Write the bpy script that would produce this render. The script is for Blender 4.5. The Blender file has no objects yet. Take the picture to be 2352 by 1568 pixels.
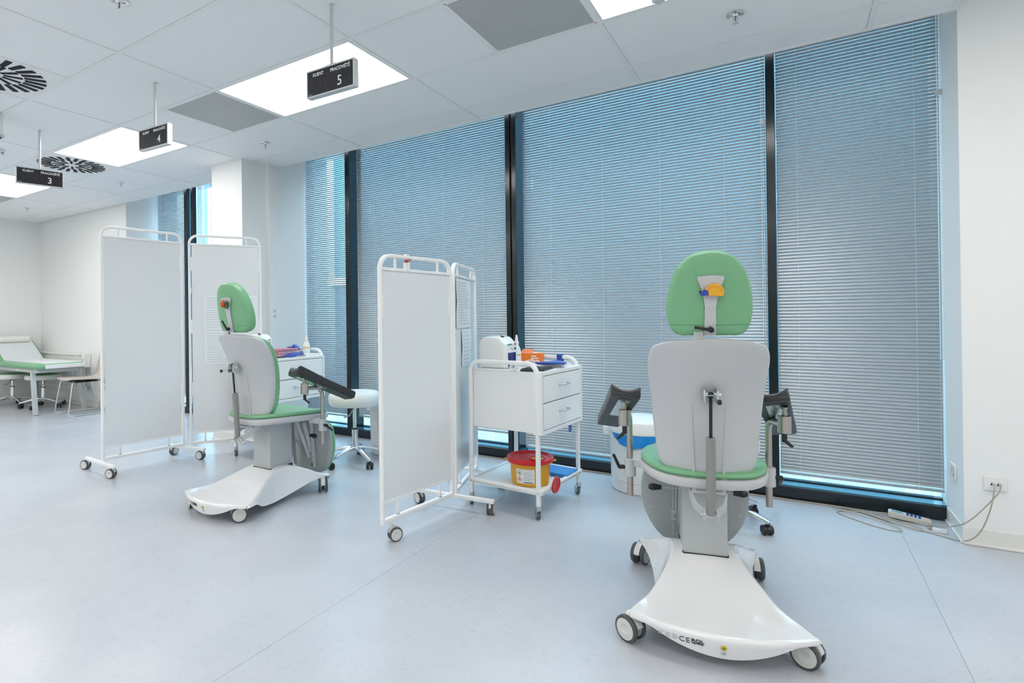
import bpy, math, random
from mathutils import Vector, Matrix
random.seed(7)
PI = math.pi
SC = bpy.context.scene
COL = SC.collection

# ------------------------------------------------------------------ camera
W, HH = 2352, 1568
F_PX, CX, CY = 1248.06, 1037.5, 724.82
YAW, PITCH, ROLL = 0.56186, 0.00306, 0.01198
CAM_H = 1.168
Fv = Vector((-math.sin(YAW) * math.cos(PITCH), math.cos(YAW) * math.cos(PITCH), math.sin(PITCH)))
R0 = Vector((math.cos(YAW), math.sin(YAW), 0)); D0 = Fv.cross(R0)
Rv = R0 * math.cos(ROLL) + D0 * math.sin(ROLL); Dv = Fv.cross(Rv)
cam = bpy.data.cameras.new('camera'); camo = bpy.data.objects.new('camera', cam); COL.objects.link(camo)
camo.matrix_world = Matrix(((Rv.x, -Dv.x, -Fv.x, 0), (Rv.y, -Dv.y, -Fv.y, 0), (Rv.z, -Dv.z, -Fv.z, CAM_H), (0, 0, 0, 1)))
cam.sensor_fit = 'HORIZONTAL'; cam.sensor_width = 36.0
cam.lens = F_PX / W * 36.0
cam.shift_x = (W / 2 - CX) / W
cam.shift_y = (CY - HH / 2) / W
cam.clip_start = 0.05; cam.clip_end = 200
SC.camera = camo

# ------------------------------------------------------------------ light and exposure
wld = bpy.data.worlds.new('overcast_sky'); SC.world = wld; wld.use_nodes = True
bg = wld.node_tree.nodes['Background']
bg.inputs[0].default_value = (0.84, 0.93, 1.0, 1); bg.inputs[1].default_value = 6.5
PANEL_POWER = 5.8
vs = SC.view_settings
vs.view_transform = 'Standard'; vs.look = 'None'; vs.exposure = 0.45; vs.gamma = 1.0; vs.use_curve_mapping = False

cy_ = SC.cycles
cy_.max_bounces = 6; cy_.diffuse_bounces = 4; cy_.glossy_bounces = 3; cy_.transparent_max_bounces = 6; cy_.caustics_reflective = False; cy_.caustics_refractive = False
cy_.use_adaptive_sampling = True; cy_.adaptive_threshold = 0.04; cy_.use_denoising = True

# ------------------------------------------------------------------ materials
MATS = {}
def mat(name, col, rough=0.5, metal=0.0, spec=0.5, emit=0, noise=None, bump=None, coat=0, trans=0, alpha=1):
    if name in MATS: return MATS[name]
    m = bpy.data.materials.new(name); m.use_nodes = True
    nt = m.node_tree; b = nt.nodes['Principled BSDF']
    b.inputs['Base Color'].default_value = (*col, 1); b.inputs['Roughness'].default_value = rough
    b.inputs['Metallic'].default_value = metal; b.inputs['Specular IOR Level'].default_value = spec
    if coat: b.inputs['Coat Weight'].default_value = coat; b.inputs['Coat Roughness'].default_value = 0.05
    if trans: b.inputs['Transmission Weight'].default_value = trans
    if emit:
        b.inputs['Emission Color'].default_value = (*col, 1); b.inputs['Emission Strength'].default_value = emit
    if noise or bump:
        tc = nt.nodes.new('ShaderNodeTexCoord'); nz = nt.nodes.new('ShaderNodeTexNoise')
        nt.links.new(tc.outputs['Object'], nz.inputs['Vector'])
        nz.inputs['Scale'].default_value = (noise or bump)[0]; nz.inputs['Detail'].default_value = 4
        if noise:
            mx = nt.nodes.new('ShaderNodeMix'); mx.data_type = 'RGBA'
            mx.inputs[6].default_value = (*[c * (1 - noise[1]) for c in col], 1)
            mx.inputs[7].default_value = (*[min(1, c * (1 + noise[1])) for c in col], 1)
            nt.links.new(nz.outputs['Fac'], mx.inputs[0]); nt.links.new(mx.outputs[2], b.inputs['Base Color'])
        if bump:
            bp = nt.nodes.new('ShaderNodeBump'); bp.inputs['Strength'].default_value = bump[1]; bp.inputs['Distance'].default_value = 0.001
            nt.links.new(nz.outputs['Fac'], bp.inputs['Height']); nt.links.new(bp.outputs[0], b.inputs['Normal'])
    MATS[name] = m
    return m

def lino():
    m = bpy.data.materials.new('marbled_lino'); m.use_nodes = True; nt = m.node_tree; b = nt.nodes['Principled BSDF']
    tc = nt.nodes.new('ShaderNodeTexCoord')
    n1 = nt.nodes.new('ShaderNodeTexNoise'); n1.inputs['Scale'].default_value = 2.2; n1.inputs['Detail'].default_value = 5
    mp = nt.nodes.new('ShaderNodeMapping'); mp.inputs['Scale'].default_value = (48, 52, 48); mp.inputs['Rotation'].default_value = (0, 0, 0.5)
    n2 = nt.nodes.new('ShaderNodeTexNoise'); n2.inputs['Scale'].default_value = 1.0; n2.inputs['Detail'].default_value = 5; n2.inputs['Distortion'].default_value = 1.0
    nt.links.new(tc.outputs['Object'], n1.inputs['Vector']); nt.links.new(tc.outputs['Object'], mp.inputs['Vector']); nt.links.new(mp.outputs[0], n2.inputs['Vector'])
    r1 = nt.nodes.new('ShaderNodeValToRGB'); r1.color_ramp.elements[0].position = 0.35; r1.color_ramp.elements[1].position = 0.65
    r1.color_ramp.elements[0].color = (0.505, 0.53, 0.575, 1); r1.color_ramp.elements[1].color = (0.55, 0.572, 0.612, 1)
    r2 = nt.nodes.new('ShaderNodeValToRGB'); r2.color_ramp.elements[0].position = 0.30; r2.color_ramp.elements[1].position = 0.46
    r2.color_ramp.elements[0].color = (0.92, 0.925, 0.94, 1); r2.color_ramp.elements[1].color = (1, 1, 1, 1)
    mx = nt.nodes.new('ShaderNodeMix'); mx.data_type = 'RGBA'; mx.blend_type = 'MULTIPLY'; mx.inputs[0].default_value = 1
    nt.links.new(n1.outputs['Fac'], r1.inputs[0]); nt.links.new(n2.outputs['Fac'], r2.inputs[0])
    nt.links.new(r1.outputs[0], mx.inputs[6]); nt.links.new(r2.outputs[0], mx.inputs[7]); nt.links.new(mx.outputs[2], b.inputs['Base Color'])
    b.inputs['Roughness'].default_value = 0.27; b.inputs['Specular IOR Level'].default_value = 0.45
    MATS['lino'] = m; return m
def tinted_glass():
    m = bpy.data.materials.new('blue_tinted_glass'); m.use_nodes = True; nt = m.node_tree
    nt.nodes.remove(nt.nodes['Principled BSDF']); out = nt.nodes['Material Output']
    t = nt.nodes.new('ShaderNodeBsdfTransparent'); t.inputs[0].default_value = (0.72, 0.86, 0.93, 1)
    g = nt.nodes.new('ShaderNodeBsdfGlossy'); g.inputs['Roughness'].default_value = 0.02; g.inputs[0].default_value = (0.7, 0.9, 1, 1)
    lw = nt.nodes.new('ShaderNodeLayerWeight'); lw.inputs[0].default_value = 0.5
    pw = nt.nodes.new('ShaderNodeMath'); pw.operation = 'POWER'; pw.inputs[1].default_value = 5; nt.links.new(lw.outputs['Facing'], pw.inputs[0])
    fr = nt.nodes.new('ShaderNodeMath'); fr.operation = 'MULTIPLY_ADD'; fr.inputs[1].default_value = 0.95; fr.inputs[2].default_value = 0.05; nt.links.new(pw.outputs[0], fr.inputs[0])
    mx = nt.nodes.new('ShaderNodeMixShader'); nt.links.new(fr.outputs[0], mx.inputs[0]); nt.links.new(t.outputs[0], mx.inputs[1]); nt.links.new(g.outputs[0], mx.inputs[2])
    nt.links.new(mx.outputs[0], out.inputs[0]); MATS['glass'] = m; return m
def grille_mat():
    m = bpy.data.materials.new('perforated_metal'); m.use_nodes = True; nt = m.node_tree; b = nt.nodes['Principled BSDF']
    tc = nt.nodes.new('ShaderNodeTexCoord'); mp = nt.nodes.new('ShaderNodeMapping'); mp.inputs['Scale'].default_value = (170, 170, 0.001); mp.inputs['Rotation'].default_value = (0, 0, PI / 4)
    vo = nt.nodes.new('ShaderNodeTexVoronoi'); vo.inputs['Scale'].default_value = 1; vo.inputs['Randomness'].default_value = 0
    r = nt.nodes.new('ShaderNodeValToRGB'); r.color_ramp.elements[0].position = 0.30; r.color_ramp.elements[1].position = 0.36
    r.color_ramp.elements[0].color = (0.02, 0.022, 0.024, 1); r.color_ramp.elements[1].color = (0.74, 0.76, 0.76, 1)
    nt.links.new(tc.outputs['Object'], mp.inputs[0]); nt.links.new(mp.outputs[0], vo.inputs['Vector']); nt.links.new(vo.outputs['Distance'], r.inputs[0]); nt.links.new(r.outputs[0], b.inputs['Base Color'])
    b.inputs['Roughness'].default_value = 0.5; MATS['grille'] = m; return m
M_LINO = lino(); M_GLASS = tinted_glass(); M_GRILLE = grille_mat()
M_WALL = mat('wall_paint', (0.87, 0.88, 0.87), 0.6, bump=(180, 0.08))
M_TILE = mat('ceiling_tile_white', (0.92, 0.945, 0.955), 0.75, bump=(260, 0.12))
M_RAILC = mat('ceiling_rail_white', (0.89, 0.915, 0.925), 0.5)
M_LIGHT = mat('light_diffuser', (1, 0.968, 0.925), 0.4, emit=PANEL_POWER)
M_BASEB = mat('baseboard_cream', (0.80, 0.80, 0.76), 0.4)
M_WHITE = mat('powder_white', (0.88, 0.885, 0.88), 0.30, noise=(5, 0.015))
M_GLOSSW = mat('gloss_white_shell', (0.83, 0.83, 0.83), 0.12, coat=0.6)
M_SHEET = mat('gloss_white_sheet', (0.77, 0.80, 0.815), 0.14)
M_PLASW = mat('white_plastic', (0.85, 0.85, 0.84), 0.3)
M_CREAM = mat('off_white_vinyl', (0.83, 0.84, 0.80), 0.35)
M_GREY = mat('grey_plastic', (0.53, 0.545, 0.56), 0.42, noise=(12, 0.02))
M_GREYD = mat('grey_metal_paint', (0.46, 0.485, 0.485), 0.38, noise=(8, 0.02))
M_GREYL = mat('light_grey_plastic', (0.56, 0.575, 0.585), 0.4)
M_GREEN = mat('green_vinyl', (0.195, 0.455, 0.24), 0.36, bump=(350, 0.12))
M_GREENS = mat('green_stitch', (0.12, 0.32, 0.15), 0.5)
M_BLACK = mat('black_plastic', (0.012, 0.012, 0.014), 0.35)
M_PAD = mat('black_leatherette', (0.025, 0.025, 0.028), 0.33, bump=(400, 0.15))
M_PADB = mat('dark_grey_board', (0.03, 0.034, 0.04), 0.45)
M_STEEL = mat('brushed_steel', (0.48, 0.44, 0.40), 0.32, metal=1)
M_CHROME = mat('chrome', (0.80, 0.81, 0.82), 0.08, metal=1)
M_ZINC = mat('zinc_plated', (0.55, 0.60, 0.58), 0.3, metal=0.9)
M_RUBBER = mat('grey_rubber', (0.075, 0.08, 0.085), 0.5)
M_HUB = mat('pale_wheel_hub', (0.66, 0.67, 0.64), 0.35)
M_GAS = mat('gas_spring_grey', (0.27, 0.265, 0.26), 0.4)
M_FRAME = mat('dark_window_frame', (0.014, 0.020, 0.024), 0.16, metal=0.2)
M_LEDGE = mat('glossy_metal_ledge', (0.22, 0.46, 0.54), 0.12, metal=0.85)
M_SLAT = mat('silver_slat', (0.41, 0.45, 0.475), 0.33, metal=0.35)
M_CORD = mat('white_cord', (0.80, 0.84, 0.86), 0.5)
M_ALU = mat('aluminium_frame', (0.66, 0.67, 0.68), 0.35, metal=0.6)
M_SCREEN = mat('black_display', (0.018, 0.016, 0.02), 0.22)
M_SEG = mat('faint_display_segment', (0.035, 0.03, 0.034), 0.3)
M_INK = mat('white_ink', (0.85, 0.85, 0.85), 0.5)
M_PAPER = mat('paper_white', (0.80, 0.84, 0.86), 0.6)
M_TXT = mat('grey_print', (0.40, 0.44, 0.48), 0.7)
M_TXTD = mat('dark_print', (0.05, 0.05, 0.055), 0.6)
M_RED = mat('red_plastic', (0.62, 0.012, 0.015), 0.28)
M_YEL = mat('yellow_plastic', (0.78, 0.40, 0.018), 0.35)
M_YELT = mat('yellow_toy', (0.82, 0.42, 0.02), 0.4)
M_BLUE = mat('blue_plastic', (0.015, 0.06, 0.38), 0.35)
M_BLUEB = mat('blue_bin_bag', (0.01, 0.26, 0.72), 0.28)
M_BLUEM = mat('bright_blue_mat', (0.01, 0.22, 0.58), 0.5)
M_ORANGE = mat('orange_card', (0.90, 0.20, 0.02), 0.45)
M_PINK = mat('pink_basket', (0.72, 0.33, 0.40), 0.4)
M_BEIGE = mat('beige_shell', (0.62, 0.545, 0.49), 0.45)
M_CABLE = mat('beige_cable', (0.42, 0.37, 0.30), 0.5)
M_DKGREEN = mat('dark_green_toy', (0.01, 0.16, 0.07), 0.4)
M_DARK = mat('dark_void', (0.01, 0.011, 0.012), 0.8)
M_SLABG = mat('seam_grey', (0.39, 0.43, 0.48), 0.6)
M_FACW = mat('facade_white', (0.82, 0.84, 0.85), 0.6)
M_FACG = mat('facade_glass', (0.06, 0.125, 0.16), 0.25, noise=(0.35, 0.25))
M_FACP = mat('pale_facade_glass', (0.10, 0.24, 0.30), 0.25, noise=(0.5, 0.2))
M_PAVE = mat('outdoor_paving', (0.30, 0.36, 0.39), 0.6, noise=(3, 0.1))
M_HEDGE = mat('hedge_green', (0.16, 0.26, 0.10), 0.8, noise=(9, 0.5))
M_CLEAR = mat('translucent_bottle', (0.86, 0.88, 0.86), 0.2)
M_CARD = mat('white_card', (0.84, 0.85, 0.85), 0.5)

# ------------------------------------------------------------------ mesh helpers
def rpoly(pts, rs, n=6):
    out = []; N = len(pts)
    if not isinstance(rs, (list, tuple)): rs = [rs] * N
    for i in range(N):
        p = Vector(pts[i]); a = Vector(pts[i - 1]); b = Vector(pts[(i + 1) % N]); r = rs[i]
        if r <= 0: out.append(tuple(p)); continue
        d1 = (a - p); d2 = (b - p); l1, l2 = d1.length, d2.length; d1.normalize(); d2.normalize()
        ang = math.acos(max(-1, min(1, d1.dot(d2)))); t = min(r / math.tan(ang / 2), l1 * 0.49, l2 * 0.49)
        p1 = p + d1 * t; p2 = p + d2 * t
        for k in range(n + 1):
            s = k / n; out.append(tuple(p1 * (1 - s) ** 2 + p * 2 * s * (1 - s) + p2 * s * s))
    return out
def fil(pts, r, n=6):
    out = [Vector(pts[0])]
    for i in range(1, len(pts) - 1):
        p = Vector(pts[i]); a = Vector(pts[i - 1]); b = Vector(pts[i + 1])
        d1 = (a - p); d2 = (b - p); t = min(r, d1.length * 0.49, d2.length * 0.49); d1.normalize(); d2.normalize()
        p1 = p + d1 * t; p2 = p + d2 * t
        for k in range(n + 1):
            s = k / n
            # arc-like: blend of quadratic with weight
            w = 0.75; den = (1 - s) ** 2 + 2 * w * s * (1 - s) + s * s
            out.append((p1 * (1 - s) ** 2 + p * 2 * w * s * (1 - s) + p2 * s * s) / den)
    out.append(Vector(pts[-1])); return out
def circ(r, n): return [(r * math.cos(2 * PI * i / n), r * math.sin(2 * PI * i / n)) for i in range(n)]
def rrect(w, h, r, n=2): return rpoly([(-w / 2, -h / 2), (w / 2, -h / 2), (w / 2, h / 2), (-w / 2, h / 2)], r, n)

def cpoly(p, n=5):
    out = []; N = len(p); p = [Vector(q) for q in p]
    for i in range(N):
        p0, p1, p2, p3 = p[i - 1], p[i], p[(i + 1) % N], p[(i + 2) % N]
        for k in range(n):
            t = k / n; out.append(tuple(0.5 * ((2 * p1) + (p2 - p0) * t + (2 * p0 - 5 * p1 + 4 * p2 - p3) * t * t + (3 * p1 - p0 - 3 * p2 + p3) * t ** 3)))
    return out
class MB:
    def __init__(s): s.v = []; s.f = []; s.mi = []; s.m = 0
    def add(s, v, f):
        o = len(s.v); s.v += [tuple(p) for p in v]; s.f += [tuple(i + o for i in q) for q in f]; s.mi += [s.m] * len(f); return s
    def bx(s, x0, x1, y0, y1, z0, z1, M=None):
        v = [Vector((x, y, z)) for z in (z0, z1) for y in (y0, y1) for x in (x0, x1)]
        if M: v = [M @ p for p in v]
        return s.add(v, [(0, 2, 3, 1), (4, 5, 7, 6), (0, 1, 5, 4), (2, 6, 7, 3), (0, 4, 6, 2), (1, 3, 7, 5)])
    def box(s, c, d, M=None): return s.bx(c[0] - d[0] / 2, c[0] + d[0] / 2, c[1] - d[1] / 2, c[1] + d[1] / 2, c[2] - d[2] / 2, c[2] + d[2] / 2, M)
    def tube(s, pts, sect, up=None, closed=False, n=10, cap=True, scales=None):
        pts = [Vector(p) for p in pts]
        if not isinstance(sect, list): sect = circ(sect, n)
        k = len(sect); N = len(pts); rings = []; prevN = None
        for i, p in enumerate(pts):
            a = pts[(i - 1) % N] if (i > 0 or closed) else p; b = pts[(i + 1) % N] if (i < N - 1 or closed) else p
            t = (b - a).normalized()
            if up is not None: nn = Vector(up)
            else: nn = prevN if prevN is not None else (Vector((0, 0, 1)) if abs(t.z) < 0.9 else Vector((1, 0, 0)))
            nn = nn - t * nn.dot(t)
            if nn.length < 1e-6: nn = Vector((1, 0, 0)) - t * t.x
            nn.normalize(); prevN = nn; bb = t.cross(nn); sc = scales[i] if scales else 1
            rings.append([p + (nn * q[0] + bb * q[1]) * sc for q in sect])
        v = [q for r in rings for q in r]; f = []
        for i in range(N if closed else N - 1):
            j = (i + 1) % N
            for q in range(k): f.append((i * k + q, i * k + (q + 1) % k, j * k + (q + 1) % k, j * k + q))
        if cap and not closed: f.append(tuple(range(k - 1, -1, -1))); f.append(tuple((N - 1) * k + q for q in range(k)))
        return s.add(v, f)
    def cyl(s, a, b, r, n=16, r2=None): return s.tube([a, b], r, n=n, scales=[1, 1 if r2 is None else r2 / r])
    def bar(s, a, b, w, h, up=(0, 0, 1)): return s.tube([a, b], [(-h / 2, -w / 2), (h / 2, -w / 2), (h / 2, w / 2), (-h / 2, w / 2)], up=up)
    def lathe(s, prof, n=28, M=None):
        v = []; f = []; k = len(prof)
        for i in range(n):
            a = 2 * PI * i / n
            for r, z in prof: v.append(Vector((r * math.cos(a), r * math.sin(a), z)))
        for i in range(n):
            j = (i + 1) % n
            for q in range(k - 1): f.append((i * k + q, j * k + q, j * k + q + 1, i * k + q + 1))
        if M: v = [M @ p for p in v]
        return s.add(v, f)
    def plate(s, outl, th, er, fn=None, crown=0, fr=(0.3, 0.6, 0.85)):
        n = len(outl); cx = sum(p[0] for p in outl) / n; cy = sum(p[1] for p in outl) / n
        fn = fn or (lambda u, v, d: (u, v, d))
        def loop(fra, ins, d):
            L = []
            for u, w in outl:
                du, dw = u - cx, w - cy; l = math.hypot(du, dw) or 1e-6
                k = fra * max(0.02, (l - ins)) / l
                L.append(fn(cx + du * k, cy + dw * k, d))
            return L
        loops = []
        for q in fr: loops.append(loop(q, er, th + crown * (1 - q * q)))
        loops += [loop(1, er, th), loop(1, er * 0.3, th - er * 0.3), loop(1, 0, th - er), loop(1, 0, min(er, th - er)), loop(1, er * 0.3, er * 0.3), loop(1, er, 0)]
        for q in reversed(fr): loops.append(loop(q, er, 0))
        v = [p for L in loops for p in L]; f = []
        for i in range(len(loops) - 1):
            for q in range(n): f.append((i * n + q, (i + 1) * n + q, (i + 1) * n + (q + 1) % n, i * n + (q + 1) % n))
        c0 = len(v); v.append(fn(cx, cy, th + crown)); v.append(fn(cx, cy, 0)); l = len(loops) - 1
        for q in range(n):
            f.append((c0, q, (q + 1) % n)); f.append((c0 + 1, l * n + (q + 1) % n, l * n + q))
        return s.add(v, f)
    def prism(s, outl, d0, d1, fn=None):
        fn = fn or (lambda u, v, d: (u, v, d)); n = len(outl)
        v = [fn(u, w, d0) for u, w in outl] + [fn(u, w, d1) for u, w in outl]
        return s.add(v, [tuple(range(n - 1, -1, -1)), tuple(range(n, 2 * n))] + [(i, (i + 1) % n, n + (i + 1) % n, n + i) for i in range(n)])
    def mesh(s, name, mats, smooth=True, ang=38):
        me = bpy.data.meshes.new(name); me.from_pydata(s.v, [], s.f)
        for m in (mats if isinstance(mats, (list, tuple)) else [mats]): me.materials.append(m)
        if any(s.mi): me.polygons.foreach_set('material_index', s.mi)
        import bmesh
        bm = bmesh.new(); bm.from_mesh(me); bmesh.ops.recalc_face_normals(bm, faces=bm.faces); bm.to_mesh(me); bm.free()
        if smooth:
            me.polygons.foreach_set('use_smooth', [True] * len(me.polygons)); me.set_sharp_from_angle(angle=math.radians(ang))
        return me
    def build(s, name, mats, parent=None, loc=None, bev=0, smooth=True, ang=38, rz=0, seg=2):
        return link(name, s.mesh(name, mats, smooth, ang), parent, loc, bev, rz, seg)
def link(name, me, parent=None, loc=None, bev=0, rz=0, seg=2):
    o = bpy.data.objects.new(name, me); COL.objects.link(o)
    if parent: o.parent = parent
    if loc: o.location = loc
    if rz: o.rotation_euler.z = rz
    if bev:
        b = o.modifiers.new('bevel', 'BEVEL'); b.width = bev; b.segments = seg; b.limit_method = 'ANGLE'; b.angle_limit = math.radians(40)
    return o
def tag(o, label, cat, group=None, kind=None):
    o['label'] = label; o['category'] = cat
    if group: o['group'] = group
    if kind: o['kind'] = kind
    return o
def thing(name, label, cat, loc=(0, 0, 0), rz=0, group=None):
    o = bpy.data.objects.new(name, None); COL.objects.link(o); o.location = loc; o.rotation_euler.z = rz; o.empty_display_size = 0.1
    return tag(o, label, cat, group)
def struct(o, label, cat):
    o['kind'] = 'structure'; o['label'] = label; o['category'] = cat; return o
def copy_tree(o, parent=None):
    c = o.copy(); COL.objects.link(c); c.parent = parent
    for ch in [x for x in o.children]: copy_tree(ch, c)
    return c
def dup(o, label, loc, rz):
    c = copy_tree(o); c['label'] = label; c.location = loc; c.rotation_euler.z = rz; return c
def text(name, s, size, m, parent, M, align='CENTER', ext=0.0004, sx=1.0, off=0.0):
    cu = bpy.data.curves.new(name, 'FONT'); cu.body = s; cu.size = size; cu.extrude = ext; cu.align_x = align; cu.align_y = 'CENTER'; cu.offset = off
    cu.resolution_u = 3
    ob = bpy.data.objects.new(name, cu); me = bpy.data.meshes.new_from_object(ob); bpy.data.objects.remove(ob)
    me.materials.clear(); me.materials.append(m)
    me.transform(M @ Matrix.Diagonal((sx, 1, 1, 1)))
    me.name = name
    return link(name, me, parent)
def frame3(o, ex, ey):
    ex = Vector(ex).normalized(); ey = Vector(ey); ey = (ey - ex * ey.dot(ex)).normalized(); ez = ex.cross(ey)
    return Matrix(((ex.x, ey.x, ez.x, o[0]), (ex.y, ey.y, ez.y, o[1]), (ex.z, ey.z, ez.z, o[2]), (0, 0, 0, 1)))

# ================================================================== the room
CEIL = 2.693; YE = 3.70; YW = 4.02; XL = -9.80; XR = 0.7154; XE = 3.0; YB = -3.4
# floor: a slab with welded linoleum sheets
fl = struct(MB().bx(XL - 0.2, XE + 0.2, YB - 0.2, 4.3, -0.2, -0.002).build('floor', M_SLABG, smooth=False), 'blue grey marbled linoleum floor', 'floor')
xs = [XL - 0.1, -7.81, -5.74, -3.67, -1.602, 0.468, XE + 0.1]
for a, b in zip(xs[:-1], xs[1:]):
    MB().bx(a + 0.0008, b - 0.0008, YB - 0.1, 4.05, -0.002, 0.0).build('floor_sheet', M_LINO, fl, smooth=False)
# ceiling: slab, rails and lay-in tiles
ce = struct(MB().bx(XL - 0.1, XE + 0.1, YB - 0.1, YE - 0.002, CEIL + 0.03, CEIL + 0.25).build('ceiling', M_TILE, smooth=False), 'white suspended tile ceiling', 'ceiling')
X0, Y0 = 0.36079, 1.6159
gx = lambda k: X0 - 0.6 * k
gy = lambda j: Y0 + 0.6 * j
RW = 0.012
special = {}   # (k0,k1,j) cells that hold fixtures
for k0 in (-4, 0, 4, 8, 12): special[(k0, k0 + 2, 1)] = 'light'
for k0 in (-4, 0, 4, 8, 12):
    for j_ in (-3, -7): special[(k0, k0 + 2, j_)] = 'light'  # unseen rows behind the camera, added as fill light
for c in ((12, 14, -1), (12, 14, -5), (8, 10, -5)): special[c] = 'light'  # more unseen panels, added to brighten the far left end
for k0 in (2, 6, 14): special[(k0, k0 + 1, 1)] = 'grille'
for c in ((10, 11, 1), (7, 8, -1)): special[c] = 'vent'
KMAX = 17; JMIN = -8
def cells(j):
    out = []; k = -4
    while k < KMAX:
        hit = [c for c in special if c[2] == j and c[0] == k]
        if hit: out.append(hit[0]); k = hit[0][1]; continue
        half = [c for c in special if c[2] == j and c[0] == k + 1]
        out.append((k, k + (1 if (half or k % 2) else 2), j)); k = out[-1][1]
    return out
tile_meshes = {}
for j in range(JMIN, 4):
    y0 = gy(j) + RW; y1 = (gy(j + 1) - RW) if j < 3 else YE - 0.02
    for (k0, k1, jj) in cells(j):
        x1 = min(gx(k0) - RW, (XR - 0.02) if j >= 3 else XE); x0 = max(gx(k1) + RW, XL)
        if x1 - x0 < 0.05: continue
        kind = special.get((k0, k1, j))
        if kind: continue
        g = 0.0015
        key = (round(x1 - x0, 3), round(y1 - y0, 3))
        if key not in tile_meshes:
            w, d = key; tile_meshes[key] = MB().bx(-w / 2 + g, w / 2 - g, -d / 2 + g, d / 2 - g, 0.003, 0.025).mesh('ceiling_tile', M_TILE, smooth=False)
        link('ceiling_tile', tile_meshes[key], ce, ((x0 + x1) / 2, (y0 + y1) / 2, CEIL))
for j in range(JMIN, 4):
    MB().bx(XL, XE if j < 3 else XR, gy(j) - RW, gy(j) + RW, CEIL, CEIL + 0.03).build('ceiling_rail', M_RAILC, ce, smooth=False)
MB().bx(XL, XR, YE - 0.022, YE, CEIL - 0.001, CEIL + 0.24).build('edge_trim', M_RAILC, ce, smooth=False)
MB().bx(XR - 0.022, XR, gy(3), YE - 0.022, CEIL - 0.0005, CEIL + 0.03).build('edge_trim', M_RAILC, ce, smooth=False)
for j in range(JMIN, 4):
    y0 = gy(j) + RW; y1 = (gy(j + 1) - RW) if j < 3 else YE - 0.022
    done = set()
    for (k0, k1, jj) in cells(j):
        for k in (k0, k1):
            if k in done or gx(k) > (XR if j == 3 else XE) or gx(k) < XL + 0.05: continue
            done.add(k); MB().bx(gx(k) - RW, gx(k) + RW, y0, y1, CEIL, CEIL + 0.028).build('ceiling_rail', M_RAILC, ce, smooth=False)
# fixtures in the ceiling
LAB = {(4, 1): 'bright rectangular light panel behind the sign with number 5', (8, 1): 'bright light panel beside the sign with number 4', (12, 1): 'bright light panel behind the sign with number 3 at the left edge', (0, 1): 'bright light panel cut by the top edge, nearest the right window'}
for (k0, k1, j), kind in special.items():
    x0, x1 = gx(k1) + RW, gx(k0) - RW; y0, y1 = gy(j) + RW, gy(j + 1) - RW; cx_, cy_ = (x0 + x1) / 2, (y0 + y1) / 2
    w, d = x1 - x0, y1 - y0
    if kind == 'light':
        lab = LAB.get((k0, j), 'unseen fill light panel added to the ceiling, out of the picture')
        t = thing('ceiling_light', lab, 'light', (cx_, cy_, CEIL), 0, 'rectangular ceiling light panels')
        m = MB()
        for a in ((-w / 2, w / 2, -d / 2, -d / 2 + 0.012), (-w / 2, w / 2, d / 2 - 0.012, d / 2), (-w / 2, -w / 2 + 0.012, -d / 2 + 0.012, d / 2 - 0.012), (w / 2 - 0.012, w / 2, -d / 2 + 0.012, d / 2 - 0.012)): m.bx(*a, 0.0, 0.028)
        m.build('frame', M_PLASW, t, smooth=False)
        MB().bx(-w / 2 + 0.012, w / 2 - 0.012, -d / 2 + 0.012, d / 2 - 0.012, 0.004, 0.02).build('diffuser', M_LIGHT, t, smooth=False)
    elif kind == 'grille':
        lab = {2: 'perforated grey air grille at the top centre', 6: 'perforated grey air grille between two light panels', 14: 'perforated grey air grille at the far left'}[k0]
        t = thing('air_grille', lab, 'air grille', (cx_, cy_, CEIL), 0, 'perforated ceiling grilles')
        MB().bx(-w / 2 + 0.008, w / 2 - 0.008, -d / 2 + 0.008, d / 2 - 0.008, 0.004, 0.006).build('perforated_plate', M_GRILLE, t, smooth=False)
        m = MB()
        for a in ((-w / 2, w / 2, -d / 2, -d / 2 + 0.008), (-w / 2, w / 2, d / 2 - 0.008, d / 2), (-w / 2, -w / 2 + 0.008, -d / 2, d / 2), (w / 2 - 0.008, w / 2, -d / 2, d / 2)): m.bx(*a, 0.0, 0.02)
        m.build('frame', M_RAILC, t, smooth=False)
    else:
        lab = 'round swirl air diffuser cut by the left edge' if j == -1 else 'round swirl air diffuser behind the sign with number 3'
        t = thing('air_diffuser', lab, 'air diffuser', (cx_, cy_, CEIL), 0, 'swirl air diffusers')
        MB().bx(-w / 2, w / 2, -d / 2, d / 2, 0.003, 0.012).build('face_plate', M_RAILC, t, smooth=False)
        R = 0.275; ns = 24
        bl = MB().prism(rpoly([(0.165, -0.0125), (R, -0.016), (R, 0.016), (0.165, 0.0125)], 0.003, 2), -0.0012, 0.004).mesh('slot', M_DARK, False)
        bs = MB().prism([(0.06, -0.0085), (0.155, -0.0115), (0.155, 0.0115), (0.06, 0.0085)], -0.0012, 0.004).mesh('slot', M_DARK, False)
        fn_ = MB().add([(0.17, 0.013, -0.0012), (0.27, 0.017, -0.0012), (0.27, 0.006, -0.012), (0.17, 0.003, -0.010)], [(0, 1, 2, 3)]).mesh('vane', M_RAILC, False)
        for i in range(ns):
            a = 2 * PI * i / ns
            so = link('slot', bl, t, rz=a)
            if i % 2 == 0: link('slot', bs, t, rz=a + 0.09)
        MB().lathe([(0, -0.004), (0.03, -0.004), (0.035, 0.003)], 20).build('hub', M_RAILC, t)

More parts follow.
